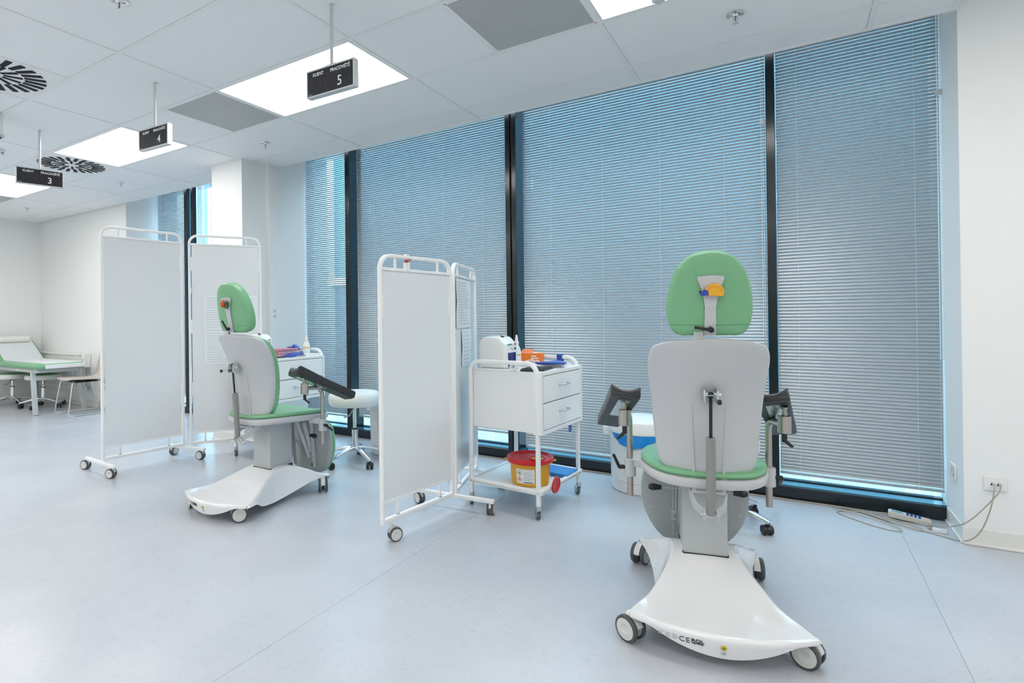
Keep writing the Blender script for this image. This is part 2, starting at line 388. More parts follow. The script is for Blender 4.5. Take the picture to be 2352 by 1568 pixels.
# walls
struct(MB().bx(XR, XE + 0.1, 3.69, 4.4, 0, CEIL + 0.25).build('wall_right', M_WALL, smooth=False), 'white wall to the right of the windows', 'wall')
struct(MB().bx(XL - 0.2, -7.288, 3.705, 4.4, 0, CEIL + 0.25).build('wall_back', M_WALL, smooth=False), 'white wall at the far end beside the couch', 'wall')
struct(MB().bx(XL - 0.2, XL, YB, 3.705, 0, CEIL + 0.25).build('wall_left', M_WALL, smooth=False), 'white end wall behind the examination couch', 'wall')
struct(MB().bx(XL - 0.2, XE + 0.2, YB - 0.2, YB, 0, CEIL + 0.25).build('wall_front', M_WALL, smooth=False), 'white wall behind the camera', 'wall')
struct(MB().bx(XE, XE + 0.2, YB, 3.7, 0, CEIL + 0.25).build('wall_east', M_WALL, smooth=False), 'white wall to the right of the camera', 'wall')
struct(MB().bx(-4.857, -4.395, 3.29, 4.4, 0, CEIL + 0.25).build('wall_pier', M_WALL, smooth=False), 'white pillar between the two window bays', 'wall')
du = struct(MB().bx(-4.41, -4.345, 3.56, 3.72, 0, CEIL + 0.02).build('trim_1', M_WALL, smooth=False, bev=0.003), 'white ribbed cable duct on the side of the pillar', 'trim')
for k in range(5): MB().bx(-4.346, -4.3435, 3.575 + k * 0.03, 3.578 + k * 0.03, 0, CEIL).build('rib', M_PLASW, du, smooth=False)
MB().bx(-4.412, -4.343, 3.558, 3.7215, 1.735, 1.738).build('joint', M_BASEB, du, smooth=False)
struct(MB().bx(XL - 0.2, XR + 0.3, YE, 4.5, CEIL + 0.27, CEIL + 0.45).build('wall_lintel', M_WALL, smooth=False), 'white lintel above the blinds', 'wall')
def baseb(n, x0, x1, y0, y1, lab):
    o = MB().bx(x0, x1, y0, y1, 0.012, 0.085).build('baseboard_' + n, M_BASEB, smooth=False, bev=0.003)
    MB().bx(x0 - (0.008 if y1 - y0 > x1 - x0 else 0), x1, y0 - (0 if y1 - y0 > x1 - x0 else 0.012), y1, 0.0, 0.014).build('foot_strip', M_BASEB, o, smooth=False, bev=0.004)
    struct(o, lab, 'baseboard')
baseb('right', XR - 0.007, XE, 3.681, 3.69, 'cream baseboard along the right wall')
baseb('reveal', XR - 0.009, XR, 3.6815, 4.02, 'cream baseboard in the right window reveal')
baseb('back', XL, -7.28, 3.695, 3.705, 'cream baseboard along the far wall')
baseb('pier', -4.865, -4.39, 3.281, 3.29, 'cream baseboard along the pillar front')
# outdoors: paving, a pale facade with blue glass opposite, a hedge
struct(MB().bx(-40, 30, 4.5, 40, -0.6, -0.45).build('ground_outside', M_PAVE, smooth=False), 'grey paving outside the windows', 'ground')
fa = struct(MB().bx(-10.35, 18, 11.4, 12.0, -0.5, 6.6).build('facade_outside', M_FACG, smooth=False), 'plain blue glass facade of the building opposite', 'building')
fb_ = struct(MB().bx(-34, -10.35, 11.4, 12.0, -0.5, 6.6).build('facade_outside_far', M_FACP, smooth=False), 'pale cyan facade with white columns further along', 'building')
for i in range(10):
    x = -33.0 + i * 2.4
    MB().bx(x - 0.28, x + 0.28, 11.0, 11.6, -0.5, 6.6).build('column', M_FACW, fb_, smooth=False)
for z in (2.1,): MB().bx(-34, -10.35, 11.2, 11.55, z, z + 0.22).build('floor_band', M_FACW, fb_, smooth=False)
bal = struct(MB().bx(-9, 4, 5.28, 5.34, 0.02, 0.06).build('balustrade_outside', M_FACW, smooth=False), 'low white balustrade outside the windows', 'balustrade')
for i in range(22): MB().bx(-8.9 + i * 0.6, -8.82 + i * 0.6, 5.28, 5.34, -0.46, 0.02).build('post', M_FACW, bal, smooth=False)
hg = MB()
for i in range(60): hg.box((-4.5 + random.random() * 3.4, 9.6 + random.random() * 0.5, 0.0 + random.random() * 0.55), (0.3, 0.3, 0.3))
tag(hg.build('hedge', M_HEDGE, smooth=False), 'green hedge outside seen through the gap under the blinds', 'hedge', kind='stuff')

# ------------------------------------------------------------------ windows
def window(name, x0, x1, mull, label, md=4.20):
    o = struct(MB().bx(x0, x1, YW, 4.16, 0.0, 0.078).build(name, M_FRAME, smooth=False, bev=0.004), label, 'window')
    MB().bx(x0, x1, 4.045, 4.155, 0.0785, 0.081).build('ledge', M_LEDGE, o, smooth=False)
    MB().bx(x0, x1, 4.155, 4.20, 0.081, 0.088).build('glazing_bead', M_FRAME, o, smooth=False)
    edges = [x0] + [q for m in mull for q in (m[0], m[1])] + [x1]
    for a, b in mull:
        if b - a > 0.08:
            mid = (a + b) / 2
            MB().bx(a, mid - 0.006, YW, md, 0.07, CEIL + 0.27).build('mullion', M_FRAME, o, smooth=False, bev=0.003)
            MB().bx(mid + 0.006, b, YW, md, 0.07, CEIL + 0.27).build('mullion', M_FRAME, o, smooth=False, bev=0.003)
            MB().bx(mid - 0.006, mid + 0.006, YW + 0.02, md, 0.07, CEIL + 0.27).build('joint_strip', M_BLACK, o, smooth=False)
        else: MB().bx(a, b, YW, md, 0.07, CEIL + 0.27).build('mullion', M_FRAME, o, smooth=False, bev=0.003)
    for i in range(0, len(edges), 2):
        a, b = edges[i], edges[i + 1]
        MB().bx(a, b, 4.17, 4.178, 0.085, CEIL + 0.27).build('pane', M_GLASS, o, smooth=False)
        for z in (0.75, ) if i == 99 else (): pass
    return o
MAIN = [(-3.774, -3.715), (-1.997, -1.899), (-0.139, -0.088)]
window('window_1', -4.40, XR, MAIN, 'wide dark framed window wall with blinds')
FARM = [(-6.52, -6.465), (-6.385, -6.33)]
window('window_2', -7.288, -4.857, FARM, 'dark framed window in the far bay beyond the pillar', 4.07)
# venetian blinds: every slat its own mesh object sharing data
PITCH_S = 0.0208; SW = 0.025
def blind(label, x0, x1, zb, tilt, yb=4.075, cords=3, chain=None):
    t = thing('venetian_blind', label, 'blind', ((x0 + x1) / 2, yb, zb), 0, 'silver venetian blinds')
    w = x1 - x0; n = int((2.88 - zb - 0.03) / PITCH_S)
    a = math.radians(tilt); m = MB(); v = []
    for x in (-w / 2, w / 2):
        for s in (-1, -0.5, 0, 0.5, 1):
            u = s * SW / 2; bow = 0.0022 * (1 - s * s)
            # room edge (negative y) hangs down, outer edge up
            v.append((x, u * math.cos(a) - bow * math.sin(a), u * math.sin(a) + bow * math.cos(a)))
    m.add(v, [(i, i + 1, i + 6, i + 5) for i in range(4)])
    me = m.mesh('slat', M_SLAT, True, 80)
    for i in range(n): link('slat', me, t, (0, 0, 0.03 + i * PITCH_S))
    MB().bx(-w / 2, w / 2, -0.012, 0.012, -0.004, 0.012).build('bottom_rail', M_SLAT, t, bev=0.003)
    MB().bx(-w / 2, w / 2, -0.015, 0.015, 2.86 - zb, 2.89 - zb).build('head_rail', M_SLAT, t, smooth=False)
    for c in range(cords):
        x = -w / 2 + w * (0.14 + 0.72 * c / max(1, cords - 1)) if cords > 1 else 0
        for dy in (-0.0135, 0.0135): MB().cyl((x, dy, 0), (x, dy, 2.87 - zb), 0.0007, 5).build('ladder_cord', M_CORD, t)
    for x in (-w / 2 + 0.012, w / 2 - 0.012): MB().cyl((x, -0.012, 0), (x, -0.012, 2.87 - zb), 0.0006, 5).build('edge_cord', M_CORD, t)
    if chain is not None:
        x = chain - (x0 + x1) / 2
        for dx in (0, 0.012): MB().cyl((x + dx, -0.035, 0.75), (x + dx, -0.035, 2.85 - zb), 0.002, 6).build('bead_chain', M_CORD, t)
        MB().box((x + 0.006, -0.033, 2.40 - zb), (0.03, 0.02, 0.03)).build('chain_clip', M_GREYL, t, bev=0.004)
    return t
blind('open slatted venetian blind left of the leftmost dark mullion', -4.385, -3.78, 0.185, 44, cords=2)
blind('wide silver blind behind the near folding screen', -3.66, -2.002, 0.20, 55, cords=4)
blind('widest silver blind behind the green headrest', -1.86, -0.144, 0.105, 53, cords=4, chain=-0.165)
blind('closed silver blind at the far right beside the white wall', -0.083, 0.708, 0.150, 61, cords=2, chain=0.695)
blind('dark grey blind in the far bay left of the mullion', -7.20, -6.525, 0.20, 56, cords=2)
blind('open blind in the far bay right of the mullion', -6.315, -6.19, 0.20, 35, cords=1)
blind('open blind in the far bay next to the pillar', -6.055, -4.87, 0.20, 35, cords=3)

# ------------------------------------------------------------------ castors
def castor(parent, pos, r=0.044, ang=0.0, stem=0.02, twin=0.03, tyre=M_RUBBER, hub=M_HUB, body=M_HUB, th=0.017, brake=None, trail=0.012):
    """pos: floor point under the swivel; wheels rest on the floor"""
    A = Matrix.Translation(pos) @ Matrix.Rotation(ang, 4, 'Z')
    c = MB(); ax = Vector((0, trail, r))
    c.cyl(A @ Vector((0, 0, r * 1.35)), A @ Vector((0, 0, 2 * r + stem)), 0.009, 10)
    hood = []
    for i in range(9):
        a = PI * (0.05 + 0.85 * i / 8); hood.append((math.cos(a) * r * 1.06, math.sin(a) * r * 1.06))
    inner = [(x * 0.62, y * 0.62) for x, y in reversed(hood)]
    c.prism(hood + inner, -twin * 0.42, twin * 0.42, lambda u, v, d: A @ Vector((d, trail + u, r + v)))
    co = c.build('castor', body, parent)
    for s in (-1, 1):
        Mx = A @ Matrix.Translation((s * twin / 2 + s * th / 2 * 0.9, trail, r)) @ Matrix.Rotation(s * PI / 2, 4, 'Y')
        w = MB(); w.m = 0
        w.lathe([(r * 0.80, -th * 0.45), (r * 0.95, -th * 0.48), (r, -th * 0.25), (r, th * 0.25), (r * 0.95, th * 0.48), (r * 0.80, th * 0.5)], 28, Mx)
        w.m = 1
        w.lathe([(0, th * 0.42), (r * 0.36, th * 0.42), (r * 0.40, th * 0.50), (r * 0.78, th * 0.46), (r * 0.80, th * 0.5)], 28, Mx)
        w.lathe([(r * 0.80, -th * 0.45), (0, -th * 0.45)], 28, Mx)
        w.build('wheel', [tyre, hub], co)
    if brake:
        MB().box((0, 0, 0), (twin * 0.8, 0.02, 0.03), A @ Matrix.Translation((0, trail + r * brake, r * 0.8))).build('brake_pedal', M_BLACK, co, bev=0.004)
    return co

# ------------------------------------------------------------------ treatment chair
def lerp(tab, x):
    """smooth (Catmull-Rom / Hermite) interpolation of a table"""
    n = len(tab)
    if x <= tab[0][0]: return tab[0][1]
    if x >= tab[-1][0]: return tab[-1][1]
    k = max(i for i in range(n - 1) if tab[i][0] <= x)
    def slope(i):
        if i == 0 or i == n - 1: return 0.0 if i == 0 else (tab[-1][1] - tab[-2][1]) / (tab[-1][0] - tab[-2][0])
        return (tab[i + 1][1] - tab[i - 1][1]) / (tab[i + 1][0] - tab[i - 1][0])
    (x0, y0), (x1, y1) = tab[k], tab[k + 1]; h = x1 - x0; t = (x - x0) / h
    return (2 * t ** 3 - 3 * t * t + 1) * y0 + (t ** 3 - 2 * t * t + t) * h * slope(k) + (-2 * t ** 3 + 3 * t * t) * y1 + (t ** 3 - t * t) * h * slope(k + 1)
def chair_base(t):
    wt = [(-0.12, 0.303), (-0.03, 0.303), (0.03, 0.275), (0.1, 0.228), (0.2, 0.176), (0.3, 0.140), (0.4, 0.132), (0.5, 0.165), (0.58, 0.21), (0.66, 0.25)]
    wb = [(-0.12, 0.300), (0.0, 0.292), (0.1, 0.248), (0.2, 0.212), (0.3, 0.192), (0.4, 0.192), (0.5, 0.203), (0.6, 0.228), (0.66, 0.247)]
    zt = [(-0.12, 0.112), (0.0, 0.114), (0.1, 0.128), (0.2, 0.165), (0.3, 0.20), (0.38, 0.213), (0.46, 0.205), (0.55, 0.165), (0.62, 0.128), (0.68, 0.112)]
    zb = [(-0.12, 0.093), (0.0, 0.092), (0.06, 0.085), (0.12, 0.052), (0.22, 0.034), (0.32, 0.036), (0.45, 0.06), (0.56, 0.088), (0.66, 0.097)]
    yr = lambda x: -0.115 + 0.085 * (x / 0.3) ** 2
    yf = lambda x: 0.56 + 0.11 * min(1.0, (abs(x) / 0.24)) ** 2
    ap = lambda x: 0.036 + (0.093 - 0.036) * min(1.0, (abs(x) / 0.225)) ** 2.0
    r = 0.014
    # columns: (fraction of width, inset, drop mode)
    cols = []
    for s in (-1, 1):
        side = [('sk', 1.0), ('sk', 0.66), ('sk', 0.33), ('f', 1.0), ('f', 0.3)]
        seq = [(s, 'sk', q) for q in (1.0, 0.7, 0.4)] + [(s, 'f0', 0), (s, 'f1', 0), (s, 'f2', 0)]
        cols.append(seq)
    left = cols[0]; right = list(reversed(cols[1]))
    mids = [(-0.93 + 1.86 * i / 22) for i in range(23)]
    NR = 26
    rows = [('ap', 1.0), ('ap', 0.6), ('ap', 0.3), ('r0', 0), ('r1', 0), ('r2', 0)] + [('u', (i + 0.6) / NR) for i in range(NR)] + [('fr', 0), ('fr', 1.0)]
    allc = left + [(0, 'm', q) for q in mids] + right
    V = []
    for kind, q in rows:
        for s, ck, cq in allc:
            u = 0.0 if kind in ('ap', 'r0', 'r1', 'r2') else (q if kind == 'u' else 1.0)
            # approximate y to look up the width, two passes
            xf = cq if ck == 'm' else s
            x = 0.25 * xf
            for _ in range(4):
                y = yr(x) + (yf(x) - yr(x)) * u
                w = lerp(wt, y); x = w * xf if ck == 'm' else s * w
            y = yr(x) + (yf(x) - yr(x)) * u
            top = lerp(zt, y); bot = lerp(zb, y)
            dc = 0.0; xx = x
            if ck == 'm': xx = x * (w - r) / (w * 0.93) if w > 0 else x; dc = 0.004 * xf * xf
            elif ck == 'f2': xx = s * (w - r); dc = 0.004
            elif ck == 'f1': xx = s * (w - 0.3 * r); dc = 0.004 + 0.3 * r
            elif ck == 'f0': xx = s * w; dc = r + 0.002
            else: dc = r + (top - bot - r) * cq; xx = s * (w + (lerp(wb, y) - w) * cq ** 1.4)
            dr = 0.0; yy = y
            if kind == 'r2': yy = y + r
            elif kind == 'r1': yy = y + 0.3 * r; dr = 0.3 * r
            elif kind == 'r0': dr = r
            elif kind == 'ap':
                a = min(top - 0.016, ap(xx)); dr = r + (top - a - r) * q; yy = y + 0.22 * (dr - r)
            elif kind == 'fr': dr = r + q * 0.03 if q else 0.004; yy = y + (0.006 if not q else 0.010)
            drop = max(dc, dr)
            if kind == 'ap' and ck != 'm': xx = s * (abs(xx) - 0.006)
            V.append((xx, yy, top - drop))
    n = len(allc); f = []
    for i in range(len(rows) - 1):
        for k in range(n - 1): f.append((i * n + k, i * n + k + 1, (i + 1) * n + k + 1, (i + 1) * n + k))
    m = MB(); m.add(V, f)
    o = m.build('base_shell', M_GLOSSW, t, ang=50)
    return o
def treatment_chair(label, loc, rz):
    t = thing('treatment_chair', label, 'treatment chair', loc, rz, 'green treatment chairs')
    b = chair_base(t)
    # print on the rear apron
    def apm(x, z, out=0.0012):
        y = -0.115 + 0.085 * (x / 0.3) ** 2 + 0.22 * (0.112 - z - 0.014) - out
        return frame3((x, y, z), (1, 0.17 * x / 0.09, 0), (0, -0.22, 0.97))
    for k, z in enumerate((0.086, 0.080, 0.074)):
        for q in range(3):
            MB().bx(-0.010, 0.009 - 0.003 * ((k + q) % 3), -0.0014, 0.0014, 0.0, 0.0004, apm(-0.188 + q * 0.022, z)).build('print_line', M_TXT, b, smooth=False)
    text('print_mark', 'C', 0.027, M_TXTD, b, apm(-0.124, 0.078), ext=0.0006); text('print_mark', 'E', 0.027, M_TXTD, b, apm(-0.106, 0.078), ext=0.0006)
    text('print_mark', 'RQL', 0.0165, M_TXTD, b, apm(-0.076, 0.083), ext=0.0006, sx=1.25, off=0.0005)
    text('print_mark', 'HavWay', 0.0085, M_TXTD, b, apm(-0.076, 0.0735), ext=0.0006, sx=1.2, off=0.0003)
    MB().lathe([(0, 0.0008), (0.0090, 0.0008), (0.0098, 0)], 24, apm(0.002, 0.0765)).build('earth_sticker', mat('sticker_yellow', (0.75, 0.60, 0.02), 0.4), b)
    st = MB(); Ms = apm(0.002, 0.0765, 0.0022)
    for a in ((-0.006, 0.006, -0.001, 0.0005), (-0.004, 0.004, -0.0035, -0.0022), (-0.002, 0.002, -0.006, -0.0048), (-0.0006, 0.0006, 0.0, 0.006)): st.bx(*a, 0, 0.0003, Ms)
    st.build('earth_symbol', M_TXTD, b, smooth=False)
    MB().lathe([(0, 0.004), (0.005, 0.004), (0.007, 0.002), (0.007, 0)], 16, apm(0.002, 0.058, 0.0)).build('earth_pin', M_ZINC, b)
    # column
    MB().prism(rpoly([(-0.082, 0.315), (0.082, 0.315), (0.082, 0.50), (-0.082, 0.50)], 0.008, 2), 0.19, 0.49).build('column', M_GREYD, t)
    MB().prism(rpoly([(-0.086, 0.311), (0.086, 0.311), (0.086, 0.504), (-0.086, 0.504)], 0.008, 2), 0.185, 0.2055).build('column_dark_gap', M_BLACK, t)  # shaded gap at the column foot, drawn as a solid black block
    MB().bx(-0.0825, -0.0815, 0.40, 0.402, 0.2, 0.48).build('column_seam', M_BLACK, t, smooth=False)
    MB().bx(-0.10, 0.10, 0.27, 0.60, 0.478, 0.502).build('seat_frame', M_GREYD, t, bev=0.004)
    # seat
    sp = [(0.0, 0.170), (0.09, 0.171), (0.155, 0.184), (0.200, 0.235), (0.229, 0.325), (0.243, 0.42), (0.236, 0.54), (0.216, 0.66), (0.198, 0.72), (0.15, 0.746), (0.0, 0.750)]
    so = cpoly(sp + [(-x, y) for x, y in reversed(sp[1:-1])], 4)
    zs = lambda u, v: 0.508 - 0.045 * (v - 0.125) / 0.62 + 0.018 * (u / 0.22) ** 2
    se = MB().plate(so, 0.042, 0.016, lambda u, v, d: (u, v, zs(u, v) + d)).build('seat_shell', M_GREYL, t)
    MB().plate([(x * 0.985, 0.43 + (y - 0.43) * 0.985) for x, y in so], 0.028, 0.016, lambda u, v, d: (u, v, zs(u, v) + 0.040 + d), crown=0.008).build('seat_cushion', M_GREEN, t)
    # backrest
    yc = [(0.52, 0.185), (0.65, 0.182), (0.78, 0.163), (0.9, 0.135), (1.0, 0.10), (1.10, 0.062)]
    kk = [(0.52, 0.05), (0.7, 0.075), (0.85, 0.08), (1.1, 0.05)]
    bp = [(0.0, 0.550), (0.105, 0.551), (0.152, 0.565), (0.176, 0.610), (0.188, 0.70), (0.202, 0.85), (0.2115, 0.955), (0.209, 1.015), (0.186, 1.053), (0.11, 1.073), (0.0, 1.081)]
    bo = cpoly(bp + [(-x, y) for x, y in reversed(bp[1:-1])], 4)
    fb = lambda u, v, d: (u, lerp(yc, v) + lerp(kk, v) * (u / 0.19) ** 2 + d, v)
    sh = MB().plate(bo, 0.034, 0.014, fb, fr=(0.2, 0.4, 0.6, 0.8, 0.93)).build('backrest_shell', M_GREY, t)
    MB().plate([(x * 0.99, 0.82 + (z - 0.82) * 0.99) for x, z in bo], 0.036, 0.016, lambda u, v, d: fb(u, v, d + 0.033), crown=0.008, fr=(0.2, 0.4, 0.6, 0.8, 0.93)).build('backrest_cushion', M_GREEN, t)
    for s in (-1, 1):   # moulded ribs on the back of the shell
        pts = [(s * (0.052 + 0.006 * k / 8), fb(0.055, 0.555 + 0.27 * k / 8, 0)[1] + 0.001 - 0.004 * (1 - k / 8), 0.553 + 0.27 * k / 8) for k in range(9)]
        MB().tube(pts, 0.0065, n=8, scales=[1 - 0.8 * (k / 8) for k in range(9)]).build('rib', M_GREY, sh)
        MB().bar((s * 0.052, 0.188, 0.57), (s * 0.052, 0.20, 0.485), 0.012, 0.018).build('support_rod', M_GREYL, t)
    MB().bx(-0.06, 0.06, 0.188, 0.200, 0.486, 0.496).build('cross_bar', M_GREYL, t, bev=0.002)
    # gas spring and its brackets
    MB().cyl((0, 0.135, 0.425), (0, 0.118, 0.715), 0.0165, 20).build('gas_cylinder', M_GAS, t, bev=0.003)
    MB().cyl((0, 0.118, 0.71), (0, 0.104, 0.862), 0.006, 12).build('gas_rod', mat('dark_rod', (0.05, 0.045, 0.04), 0.2, metal=0.8), t)
    m = MB()
    for s in (-1, 1):
        m.prism(rpoly([(0.085, 0.845), (0.14, 0.84), (0.155, 0.885), (0.118, 0.90), (0.09, 0.892)], 0.008, 3), -0.003, 0.003, lambda u, v, d, s=s: (s * 0.022 + d, u, v))
    m.cyl((-0.026, 0.104, 0.876), (0.026, 0.104, 0.876), 0.008, 12)
    pv = m.build('pivot_bracket', M_ZINC, t)
    MB().cyl((0.0, 0.104, 0.876), (0.0, 0.098, 0.872), 0.012, 12).build('pivot_knob', M_BLACK, pv)
    MB().lathe([(0, 0.008), (0.007, 0.008), (0.008, 0)], 12, frame3((0.027, 0.104, 0.876), (0, 1, 0), (0, 0, 1))).build('bolt', M_CHROME, pv)
    rl = MB().cyl((0.012, 0.09, 0.872), (0.016, 0.018, 0.862), 0.003, 8).build('release_rod', M_CHROME, t)
    MB().lathe([(0, -0.01), (0.007, -0.007), (0.008, 0), (0.006, 0.008), (0, 0.01)], 12, Matrix.Translation((0.016, 0.012, 0.861))).build('ball', M_BLACK, rl)
    m = MB()
    for s in (-1, 1):
        m.tube([(s * 0.062, 0.27, 0.50), (s * 0.062, 0.20, 0.475), (s * 0.050, 0.165, 0.445), (s * 0.023, 0.145, 0.430), (s * 0.023, 0.125, 0.415)], [(-0.017, -0.0035), (0.017, -0.0035), (0.017, 0.0035), (-0.017, 0.0035)], up=(0, -0.4, 1))
    m.cyl((-0.030, 0.135, 0.424), (0.030, 0.135, 0.424), 0.010, 14)
    cl = m.build('clevis_bracket', M_GREYL, t)
    for s in (-1, 1): MB().lathe([(0, 0.003), (0.006, 0.003), (0.009, 0)], 12, frame3((s * 0.031, 0.135, 0.424), (0, s, 0), (0, 0, 1))).build('bolt', M_CHROME, cl)
    # headrest
    ht = Vector((0, -0.19, 0.98)).normalized(); hn = Vector((0, ht.z, -ht.y))
    O = Vector((0, 0.112, 1.088))
    fh = lambda u, v, d: tuple(O + Vector((u, 0, 0)) + ht * v + hn * d)
    hp = [(0.05, 0.0), (0.10, 0.0), (0.130, 0.022), (0.144, 0.075), (0.1425, 0.135), (0.131, 0.195), (0.108, 0.252), (0.070, 0.292), (0.025, 0.308)]
    ho = cpoly(hp + [(-x, y) for x, y in reversed(hp)], 4)
    hd = MB().plate(ho, 0.062, 0.016, lambda u, v, d: fh(u, v, d + 0.012 * (1 - (u / 0.15) ** 2) * -0.5 + 0.05 * (u / 0.15) ** 2 * 0.35), crown=0.012).build('headrest_cushion', M_GREEN, t)
    MB().tube([fh(-0.139 + 0.278 * k / 14, 0.042, -0.0065 + 0.0235 * ((-0.139 + 0.278 * k / 14) / 0.15) ** 2) for k in range(15)], 0.0011, n=6).build('stitch_line', M_GREENS, hd)
    pl = rpoly([(-0.020, 0.005), (0.020, 0.005), (0.018, 0.11), (0.026, 0.165), (0.045, 0.213), (0.044, 0.222), (0, 0.226), (-0.044, 0.222), (-0.045, 0.213), (-0.026, 0.165), (-0.018, 0.11)], [0.004, 0.004, 0.03, 0.03, 0.008, 0.006, 0.05, 0.006, 0.008, 0.03, 0.03], 4)
    br = MB().prism(pl, -0.013, -0.0075, fh).build('headrest_bracket', M_GREYL, t)
    for u, v in ((-0.036, 0.212), (0.036, 0.212), (0, 0.105)): MB().lathe([(0, 0.003), (0.004, 0.0025), (0.005, 0)], 12, frame3(fh(u, v, -0.013), (1, 0, 0), ht)).build('screw', M_CHROME, br)
    MB().lathe([(0, 0.012), (0.016, 0.012), (0.018, 0.008), (0.018, 0)], 20, frame3(fh(0.0, 0.035, -0.012), (1, 0, 0), ht)).build('pivot_disc', M_GREYL, br)
    MB().bx(-0.055, -0.022, 0.088, 0.108, 1.05, 1.105).build('headrest_stub', M_GREYL, t, bev=0.003)
    # armrests
    for s in (-1, 1):
        ar = MB().tube(fil([(s * 0.285, 0.58, 0.335), (s * 0.285, 0.58, 0.712), (s * 0.297, 0.42, 0.724)], 0.06, 8), 0.0135, n=14).build('armrest_tube', M_STEEL, t)
        ck = MB(); ck.cyl((s * 0.285, 0.58, 0.425), (s * 0.285, 0.58, 0.505), 0.026, 24); ck.bar((s * 0.275, 0.58, 0.487), (s * 0.19, 0.56, 0.490), 0.034, 0.034)
        ck.build('armrest_clamp', M_GREYL, t, bev=0.002)
        lv = MB(); lv.cyl((s * 0.30, 0.575, 0.465), (s * 0.335, 0.57, 0.465), 0.010, 12); lv.cyl((s * 0.332, 0.57, 0.462), (s * 0.358, 0.555, 0.525) if s < 0 else (s * 0.335, 0.62, 0.425), 0.008, 10, 0.0065)
        lv.build('clamp_lever', M_BLACK, t, bev=0.001)
        kn = MB().cyl((s * 0.305, 0.405, 0.690), (s * 0.305, 0.405, 0.758), 0.0245, 24).build('knuckle', M_STEEL, t, bev=0.002)
        MB().lathe([(0.008, 0), (0.011, 0.015), (0.007, 0.03), (0.010, 0.045)], 14, frame3((s * 0.305, 0.405, 0.756), (1, 0, 0), (0, 0.85, 0.3))).build('ball_stem', M_STEEL, kn)
        lv = MB(); lv.cyl((s * 0.305, 0.405, 0.692), (s * 0.305, 0.405, 0.653), 0.010, 12); lv.cyl((s * 0.305, 0.405, 0.660), (s * 0.305 + (-0.032 if s < 0 else 0.03), 0.385 if s < 0 else 0.415, 0.634), 0.008, 10, 0.006)
        lv.build('knuckle_lever', M_BLACK, kn, bev=0.001)
        Rr, Fr = (Vector((-0.297, 0.352, 0.822)), Vector((-0.388, 0.745, 0.618))) if s < 0 else (Vector((0.250, 0.352, 0.822)), Vector((0.383, 0.745, 0.618)))
        L = (Fr - Rr).length
        Mp = frame3(Rr, Fr - Rr, Vector((-1, 0.15 * s, -0.10 * s)))
        po = []
        for (a, b) in (((0.006, -0.062), (L - 0.006, -0.052)), ((L, -0.047), (L, 0.047)), ((L - 0.006, 0.052), (0.006, 0.062)), ((0, 0.056), (0, -0.056))):
            po += [(a[0] + (b[0] - a[0]) * q / 8, a[1] + (b[1] - a[1]) * q / 8) for q in range(9)]
        pad = MB().plate(po, 0.056, 0.012, lambda u, v, d, Mp=Mp: tuple(Mp @ Vector((u, v, d + (0.022 * ((v / 0.06) ** 2) - 0.022 if d > 0.02 else 0)))), fr=(0.2, 0.4, 0.6, 0.8, 0.92)).build('armrest_pad', M_PAD, t)
        MB().prism([(0.012 + (u - 0.01) * 0.97, v * 0.93) for u, v in po], -0.004, 0.002, lambda u, v, d, Mp=Mp: tuple(Mp @ Vector((u, v, d)))).build('pad_board', M_PADB, pad)
        pp = MB().prism(rpoly([(0.03, -0.026), (0.25, -0.026), (0.25, 0.026), (0.03, 0.026)], 0.005, 2), -0.008, -0.004, lambda u, v, d, Mp=Mp: tuple(Mp @ Vector((u, v, d)))).build('mounting_plate', M_ZINC, pad)
        for u, v in ((0.045, -0.014), (0.045, 0.014), (0.13, -0.016), (0.13, 0.016), (0.215, -0.014), (0.215, 0.014)):
            MB().lathe([(0, 0.003), (0.004, 0.0025), (0.005, 0)], 8, Mp @ Matrix.Translation((u, v, -0.008)) @ Matrix.Rotation(PI, 4, 'X')).build('screw', M_CHROME, pad)
    # leg rest hanging from the seat front
    lp = [(0.0, 0.078), (0.09, 0.080), (0.145, 0.105), (0.195, 0.17), (0.226, 0.25), (0.232, 0.33), (0.222, 0.405), (0.195, 0.442), (0.10, 0.45), (0.0, 0.45)]
    lo = cpoly(lp + [(-x, y) for x, y in reversed(lp[1:-1])], 4)
    fg = lambda u, v, d: (u, 0.705 + 0.03 * (0.45 - v) / 0.37 + d, v)
    lg = MB().plate(lo, 0.012, 0.003, fg).build('legrest_board', M_GREYD, t)
    MB().plate(lo, 0.032, 0.014, lambda u, v, d: fg(u * 1.01, v, d + 0.012), crown=0.01).build('legrest_cushion', M_GREEN, t)
    for u, v in ((-0.19, 0.38), (0.19, 0.38), (-0.195, 0.24), (0.195, 0.24), (-0.13, 0.11), (0.13, 0.11)): MB().lathe([(0, 0.003), (0.003, 0.0025), (0.004, 0)], 10, frame3(fg(u, v, 0), (1, 0, 0), (0, 0, 1))).build('screw', M_CHROME, lg)
    m = MB()
    for s in (-1, 1):
        m.bar((s * 0.085, 0.60, 0.46), (s * 0.085, 0.67, 0.24), 0.004, 0.028, up=(0, 1, 0.3)); m.bar((s * 0.095, 0.66, 0.45), (s * 0.095, 0.69, 0.13), 0.004, 0.026, up=(0, 1, 0))
        m.bar((s * 0.075, 0.55, 0.47), (s * 0.075, 0.66, 0.20), 0.004, 0.024, up=(0, 1, 0.3))
        for q in ((0.085, 0.605, 0.45), (0.09, 0.668, 0.245), (0.09, 0.675, 0.21)): m.cyl((s * (q[0] - 0.006), q[1], q[2]), (s * (q[0] + 0.014), q[1], q[2]), 0.008, 12)
    m.bar((-0.09, 0.66, 0.30), (0.09, 0.66, 0.30), 0.012, 0.012)
    m.build('legrest_linkage', M_GREYL, t)
